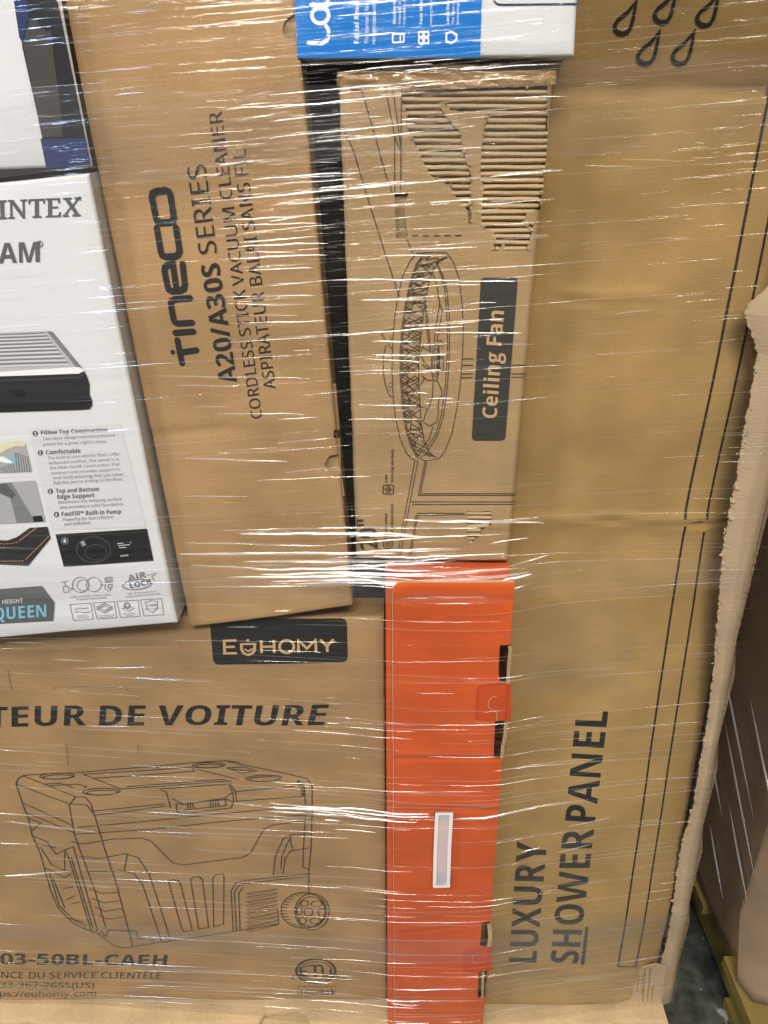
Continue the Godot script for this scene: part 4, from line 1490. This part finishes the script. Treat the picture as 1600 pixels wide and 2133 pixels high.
func film() -> void:
	var t := thing("stretch_film", "clear wrinkled stretch film wound round the stacked cartons", "plastic wrap", Vector3(-0.15, FY0, 0.05))
	lay_hull()
	var slope_n := FastNoiseLite.new()
	slope_n.seed = 90
	slope_n.frequency = 1.4
	var a := FastNoiseLite.new()
	a.seed = 91
	a.frequency = 1.0
	a.fractal_octaves = 3
	var b := FastNoiseLite.new()
	b.seed = 92
	b.frequency = 1.0
	b.fractal_octaves = 2
	var verts := PackedVector3Array()
	var norms := PackedVector3Array()
	var index := PackedInt32Array()
	verts.resize((NX + 1) * (NY + 1))
	norms.resize(verts.size())
	var uvs := PackedVector2Array()
	uvs.resize(verts.size())
	var dx := (FX1 - FX0) / NX
	var dy := (FY1 - FY0) / NY
	for j in NY + 1:
		var y := FY0 + dy * j
		for i in NX + 1:
			var x := FX0 + dx * i
			var s := y - lean(y) * x
			var w := 0.5 + 0.5 * b.get_noise_2d(x * 5.0, y * 9.0)
			var h := 0.0015 * w * a.get_noise_2d(x * 3.2, s * 120.0)
			h += 0.0022 * maxf(0.0, b.get_noise_2d(x * 4.0 + 70.0, s * 70.0) - 0.1) * w
			uvs[j * (NX + 1) + i] = Vector2(x * 0.2, s * 7.0)
			var over := x - corner_x(y) - 0.014      # round the corner and back along the side of the load
			verts[j * (NX + 1) + i] = Vector3(x - maxf(0.0, over) * 0.96, y, film_z(x, y) + h - maxf(0.0, over) * 4.0)
	for j in NY + 1:
		for i in NX + 1:
			var k := j * (NX + 1) + i
			var l := verts[k - 1] if i > 0 else verts[k]
			var r := verts[k + 1] if i < NX else verts[k]
			var d := verts[k - NX - 1] if j > 0 else verts[k]
			var u := verts[k + NX + 1] if j < NY else verts[k]
			norms[k] = (r - l).cross(u - d).normalized()
	for j in NY:
		for i in NX:
			var k := j * (NX + 1) + i
			index.append_array(PackedInt32Array([k, k + NX + 1, k + NX + 2, k, k + NX + 2, k + 1]))
	var arr := []
	arr.resize(Mesh.ARRAY_MAX)
	arr[Mesh.ARRAY_VERTEX] = verts
	arr[Mesh.ARRAY_NORMAL] = norms
	arr[Mesh.ARRAY_TEX_UV] = uvs
	arr[Mesh.ARRAY_INDEX] = index
	var mesh := ArrayMesh.new()
	mesh.add_surface_from_arrays(Mesh.PRIMITIVE_TRIANGLES, arr)
	var mi := MeshInstance3D.new()
	mi.name = "film_sheet"
	mi.mesh = mesh
	mi.material_override = mats["film"]
	t.add_child(mi, true)
	mi.position = -t.position
	# edges of further turns of film lying over the first
	for g in [[0.36, 0.05, 0.0], [1.02, 0.045, -0.02], [1.50, 0.07, 0.05]]:
		var st := new_st()
		var prev := []
		for i in 111:
			var x := FX0 + (corner_x(g[0]) - FX0) * i / 110.0
			var row := PackedVector3Array()
			for k in 31:
				var v := k / 30.0
				var y: float = g[0] + g[2] * x + (v - 0.5) * g[1] * (1.0 + 0.3 * b.get_noise_2d(x * 3.0, g[0] * 50.0))
				var h := 0.0012 * a.get_noise_2d(x * 3.0 + 31.0, y * 260.0)
				row.append(Vector3(x, y, film_z(x, y) + 0.0032 + h))
			if prev:
				for k in 30:
					st.add_vertex(prev[0][k]); st.add_vertex(row[k + 1]); st.add_vertex(row[k])
					st.add_vertex(prev[0][k]); st.add_vertex(prev[0][k + 1]); st.add_vertex(row[k + 1])
			prev = [row]
		part(t, "film_layer", st, "film_layer")
	folds(t)


func lean(y: float) -> float:
	# the film was wound on a slant that changes with height
	var k := clampf((y - 0.2) / 1.4, 0.0, 1.0)
	return lerpf(0.0, 0.075, smoothstep(0.45, 0.95, k)) - 0.02 * (1.0 - smoothstep(0.2, 0.6, absf(k - 0.45) * 2.0))


func top_z(x: float, y: float) -> float:
	var z := -0.05
	for s in solids:
		if s[1].z + 0.13 > z and Geometry2D.is_point_in_polygon(Vector2(x, y), s[0]):
			z = maxf(z, s[1].z + disp(s[1], x, y))
	var re := corner_x(y)
	if x > re - 0.03 and x < re + 0.02:
		z = maxf(z, -0.006)
	if x >= re + 0.02:
		z = -0.02
	return z


func corner_x(y: float) -> float:
	return lerpf(0.488, 0.436, clampf((y - 0.14) / 0.85, 0.0, 1.0))


func lay_hull() -> void:
	# stretched sideways, the film spans from one proud edge to the next: the upper hull of each level, evened out over height
	var raw := []
	var rows := []
	for j in HNY + 1:
		var y := FY0 + (FY1 - FY0) * j / HNY
		var z := PackedFloat32Array()
		for i in NX + 1:
			z.append(top_z(FX0 + (FX1 - FX0) * i / NX, y))
		raw.append(z)
		var keep := [0]
		for i in range(1, NX + 1):
			while keep.size() > 1:
				var p: int = keep[-2]
				var o: int = keep[-1]
				if (z[o] - z[p]) * (i - p) <= (z[i] - z[p]) * (o - p):
					keep.pop_back()
				else:
					break
			keep.append(i)
		var h := PackedFloat32Array()
		h.resize(NX + 1)
		for k in keep.size() - 1:
			for i in range(keep[k], keep[k + 1] + 1):
				var tt: float = float(i - keep[k]) / (keep[k + 1] - keep[k])
				# pulled in a little between the edges it rests on
				h[i] = lerpf(z[keep[k]], z[keep[k + 1]], tt)
		for i in NX + 1:
			h[i] = maxf(z[i], lerpf(h[i], z[i], 0.12))
		rows.append(h)
	hull = []
	for j in HNY + 1:
		var h := PackedFloat32Array()
		h.resize(NX + 1)
		for i in NX + 1:
			var sum := 0.0
			var cnt := 0.0
			for dj in range(-5, 6):
				for di in range(-5, 6):
					var jj := clampi(j + dj, 0, HNY)
					var ii := clampi(i + di, 0, NX)
					var wgt := 1.0 / (3.0 + absf(dj) + absf(di))
					sum += rows[jj][ii] * wgt
					cnt += wgt
			var top := -1.0
			for dj in range(-1, 2):
				for di in range(-1, 2):
					top = maxf(top, raw[clampi(j + dj, 0, HNY)][clampi(i + di, 0, NX)])
			h[i] = maxf(sum / cnt, top) + 0.0085
		hull.append(h)
	for pass_ in 2:
		hull = blurred(hull)


func blurred(g: Array) -> Array:
	var out := []
	for j in HNY + 1:
		var h := PackedFloat32Array()
		h.resize(NX + 1)
		for i in NX + 1:
			var sum := 0.0
			for dj in range(-2, 3):
				for di in range(-2, 3):
					sum += g[clampi(j + dj, 0, HNY)][clampi(i + di, 0, NX)]
			h[i] = sum / 25.0
		out.append(h)
	return out


func film_z(x: float, y: float) -> float:
	var u := clampf((x - FX0) / (FX1 - FX0) * NX, 0.0, NX - 0.001)
	var v := clampf((y - FY0) / (FY1 - FY0) * HNY, 0.0, HNY - 0.001)
	var i := int(u)
	var j := int(v)
	var p: PackedFloat32Array = hull[j]
	var r: PackedFloat32Array = hull[j + 1]
	return lerpf(lerpf(p[i], p[i + 1], u - i), lerpf(r[i], r[i + 1], u - i), v - j)


func fold(st: SurfaceTool, a: Vector2, b: Vector2, wide: float, tilt: float, n: FastNoiseLite) -> void:
	# a pleat of film standing off the sheet: a long lower side, a crest and an upper side turned up by tilt
	var len_ := a.distance_to(b)
	var steps := maxi(3, int(len_ / 0.009))
	var sd := rng.randf() * 100.0
	var prev := []
	for i in steps + 1:
		var s := float(i) / steps
		var p := a.lerp(b, s)
		p.y += 0.0012 * n.get_noise_2d(p.x * 6.0, sd) + 0.0005 * n.get_noise_2d(p.x * 30.0, sd)
		var taper := pow(sin(PI * clampf(s, 0.004, 0.996)), 0.45)
		var w := wide * taper * (0.75 + 0.5 * absf(n.get_noise_2d(p.x * 25.0, sd + 9.0)))
		var e := tilt + 0.16 * n.get_noise_2d(p.x * 14.0, sd + 3.0)
		var up := w * 0.72
		e = clampf(e, 0.1, 1.15)
		var out := up * tan(e)
		var z := film_z(p.x, p.y) + 0.0016
		var row := [Vector3(p.x, p.y - w * 0.28, z), Vector3(p.x, p.y, z + out), Vector3(p.x, p.y + up, z), e]
		if prev:
			var low := Vector3(0, -cos(0.4), sin(0.4))
			var lows := [low, low, low, low]
			var e0: float = prev[3]
			facet(st, [prev[0], prev[1], row[1], row[0]], lows)
			facet(st, [prev[1], prev[2], row[2], row[1]], [turned(e0 - 0.07), turned(e0 + 0.09), turned(e + 0.09), turned(e - 0.07)])
		prev = row


func turned(e: float) -> Vector3:
	return Vector3(0, sin(e), cos(e))


func facet(st: SurfaceTool, p: Array, n: Array) -> void:
	for k in [0, 1, 2, 0, 2, 3]:
		st.set_normal(n[k])
		st.add_vertex(p[k])


func glint_tilt(p: Vector3) -> float:
	# tilt shaped to face half way between eye and main lamp, so pleats glint
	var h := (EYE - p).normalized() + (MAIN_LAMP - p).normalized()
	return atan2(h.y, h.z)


func laid_fold(t: Node3D, called: String, st: SurfaceTool, m: String) -> MeshInstance3D:
	var mi := MeshInstance3D.new()
	mi.name = called
	mi.mesh = st.commit()
	mi.material_override = mats[m]
	t.add_child(mi, true)
	mi.position = -t.position
	return mi


func folds(t: Node3D) -> void:
	var n := FastNoiseLite.new()
	n.seed = 95
	n.frequency = 1.0
	var list := []
	var traced := [
		[560, 0, 2.2857, [0, 325, 540, 285, 2, 330, 345, 780, 300, 2, 0, 455, 860, 378, 3, 0, 520, 640, 452, 3, 0, 580, 330, 550, 2, 0, 660, 700, 590, 3, 180, 690, 1000, 600, 2, 660, 735, 1050, 705, 2, 0, 865, 400, 840, 3, 0, 885, 420, 855, 2, 0, 940, 1420, 818, 3, 40, 975, 340, 940, 2, 1010, 985, 1380, 960, 2, 0, 1055, 180, 1030, 2, 480, 1165, 820, 1162, 2, 610, 1195, 1350, 1135, 2, 1060, 845, 1300, 825, 5, 690, 295, 920, 275, 2, 960, 330, 1400, 296, 2, 200, 780, 320, 775, 2, 1150, 470, 1440, 455, 2]],
		[200, 200, 2.857, [740, 85, 1600, 30, 3, 1000, 160, 1600, 100, 3, 910, 255, 1600, 195, 3, 1260, 255, 1600, 235, 2, 920, 500, 1600, 460, 3, 920, 545, 1530, 495, 2, 730, 625, 1600, 550, 3, 1080, 645, 1470, 605, 2, 720, 745, 1380, 710, 3, 800, 770, 1340, 760, 2, 860, 825, 1000, 820, 2, 780, 900, 1380, 885, 3, 860, 935, 1180, 930, 2, 740, 970, 1370, 955, 3, 880, 1035, 1290, 1030, 2, 980, 1125, 1210, 1125, 2, 750, 1195, 1300, 1190, 3, 780, 1235, 1280, 1245, 3, 760, 1305, 1200, 1310, 2, 800, 1350, 1370, 1345, 2, 700, 1470, 1600, 1425, 3, 1160, 1520, 1310, 1515, 1, 340, 1655, 1270, 1685, 2, 480, 1715, 840, 1725, 2, 730, 1885, 1240, 1900, 2, 1230, 1785, 1480, 1768, 2, 1090, 1930, 1310, 1920, 2]],
		[300, 780, 2.857, [300, 185, 520, 190, 2, 440, 228, 970, 242, 2, 800, 410, 1110, 385, 2, 250, 488, 850, 515, 3, 250, 710, 630, 720, 2, 830, 585, 1190, 565, 2, 570, 940, 1600, 970, 5, 250, 985, 1080, 1025, 3, 220, 1050, 1500, 1080, 5, 290, 1115, 760, 1150, 3, 500, 1190, 1600, 1210, 6, 300, 1240, 1600, 1245, 3, 500, 1480, 680, 1482, 2, 780, 1385, 890, 1385, 2, 450, 915, 1600, 935, 3, 600, 1100, 1650, 1120, 5, 650, 1150, 1700, 1165, 5, 700, 1175, 1800, 1190, 6, 760, 1215, 2000, 1222, 7, 900, 1230, 2150, 1225, 8, 1000, 1130, 1900, 1100, 4]],
		[700, 500, 3.8095, [0, 335, 1040, 330, 3, 190, 487, 800, 490, 3, 350, 135, 940, 128, 2, 480, 90, 1130, 70, 2, 0, 770, 1050, 705, 3, 290, 825, 660, 825, 3, 280, 925, 890, 938, 3, 150, 960, 680, 985, 2, 20, 1052, 550, 1058, 3, 180, 1320, 640, 1335, 3, 90, 1440, 700, 1445, 2, 580, 1240, 740, 1243, 2, 710, 1287, 940, 1287, 2, 780, 750, 1500, 775, 2, 1280, 853, 1600, 865, 2, 880, 375, 1150, 375, 2, 1000, 530, 1290, 520, 2, 980, 350, 1560, 350, 2]],
		[680, 880, 3.478, [560, 728, 1600, 790, 5, 120, 770, 1150, 805, 4, 0, 815, 700, 850, 4, 0, 895, 1050, 855, 3, 0, 965, 990, 942, 5, 0, 990, 1300, 985, 4, 0, 1050, 860, 1025, 6, 0, 1090, 700, 1105, 5, 300, 1105, 1400, 1075, 6, 430, 1140, 1480, 1105, 8, 400, 1160, 1350, 1150, 9, 350, 1150, 1300, 1135, 8, 1250, 1140, 1500, 1120, 5, 1180, 920, 1480, 890, 2, 1300, 1065, 1650, 1015, 3, 1320, 1190, 1490, 1175, 2]],
		[560, 1640, 2.857, [0, 85, 950, 108, 4, 0, 108, 480, 110, 3, 270, 112, 1000, 125, 3, 0, 135, 880, 155, 4, 950, 142, 1600, 120, 4, 600, 122, 950, 105, 3, 335, 170, 425, 173, 2, 385, 225, 640, 225, 2, 730, 200, 840, 200, 2, 200, 1138, 380, 1138, 2, 740, 1148, 1230, 1142, 2, 700, 1215, 930, 1210, 2, 740, 1350, 950, 1345, 2, 730, 1230, 900, 1236, 2]],
		[0, 1240, 1.9512, [30, 180, 200, 186, 2, 205, 270, 370, 275, 2, 285, 312, 620, 298, 2, 330, 550, 520, 548, 2, 1330, 425, 1395, 425, 2, 1330, 503, 1380, 503, 2, 1080, 855, 1420, 857, 2, 930, 845, 1600, 880, 2, 270, 408, 320, 408, 2, 1320, 897, 1385, 897, 2, 1325, 402, 1360, 402, 2]],
		[1100, 0, 3.048, [945, 845, 1080, 838, 2, 675, 942, 795, 938, 2, 635, 1020, 1000, 1028, 2, 395, 1060, 770, 1072, 2, 1125, 920, 1195, 918, 2, 1245, 982, 1300, 980, 2, 575, 2030, 875, 2003, 2, 920, 690, 1490, 640, 2, 0, 1100, 240, 1085, 3, 0, 1515, 160, 1510, 2]],
		[1000, 1400, 2.6667, [490, 875, 750, 845, 2, 450, 965, 560, 962, 2, 220, 985, 350, 978, 2, 430, 1012, 625, 985, 2, 0, 755, 620, 735, 3, 170, 1047, 198, 1045, 3]],
		[0, 0, 1.0, [0, 240, 60, 232, 2, 0, 300, 90, 285, 2, 210, 60, 300, 45, 2, 200, 150, 320, 138, 2, 0, 205, 120, 190, 2, 0, 560, 110, 548, 2, 0, 680, 100, 670, 2, 235, 265, 340, 258, 2, 240, 200, 300, 193, 2, 0, 1730, 200, 1745, 3, 0, 1845, 140, 1830, 3, 0, 605, 70, 600, 2, 10, 905, 300, 885, 2]]]
	for g in traced:
		look(g[0], g[1], g[2])
		var v: Array = g[3]
		for i in range(0, v.size(), 5):
			list.append([q(v[i], v[i + 1]), q(v[i + 2], v[i + 3]), v[i + 4]])
	for e in list:
		var pa := at(e[0].x, e[0].y, 0.035)
		var pb := at(e[1].x, e[1].y, 0.035)
		var st := new_st()
		fold(st, Vector2(pa.x, pa.y), Vector2(pb.x, pb.y), minf(0.0008 * e[2] + 0.0002, 0.0042), glint_tilt(pa) + rng.randf_range(-0.13, 0.13), n)
		laid_fold(t, "film_fold", st, "film_rope" if e[2] >= 5 else "film_fold")
	# the many fine pleats between them
	var fine := new_st()
	for i in 600:
		var x := rng.randf_range(FX0, 0.42)
		var y := rng.randf_range(FY0 + 0.03, FY1 - 0.02)
		var l := rng.randf_range(0.03, 0.34)
		var sl := lean(y) + rng.randf_range(-0.03, 0.03)
		var x2 := minf(x + l, 0.46)
		fold(fine, Vector2(x, y), Vector2(x2, y + sl * (x2 - x)), rng.randf_range(0.0005, 0.0013), glint_tilt(Vector3(x, y, 0.03)) + rng.randf_range(-0.5, 0.4), n)
	var fm := laid_fold(t, "fine_pleats", fine, "film_fine")
	fm.set_meta("kind", "stuff")
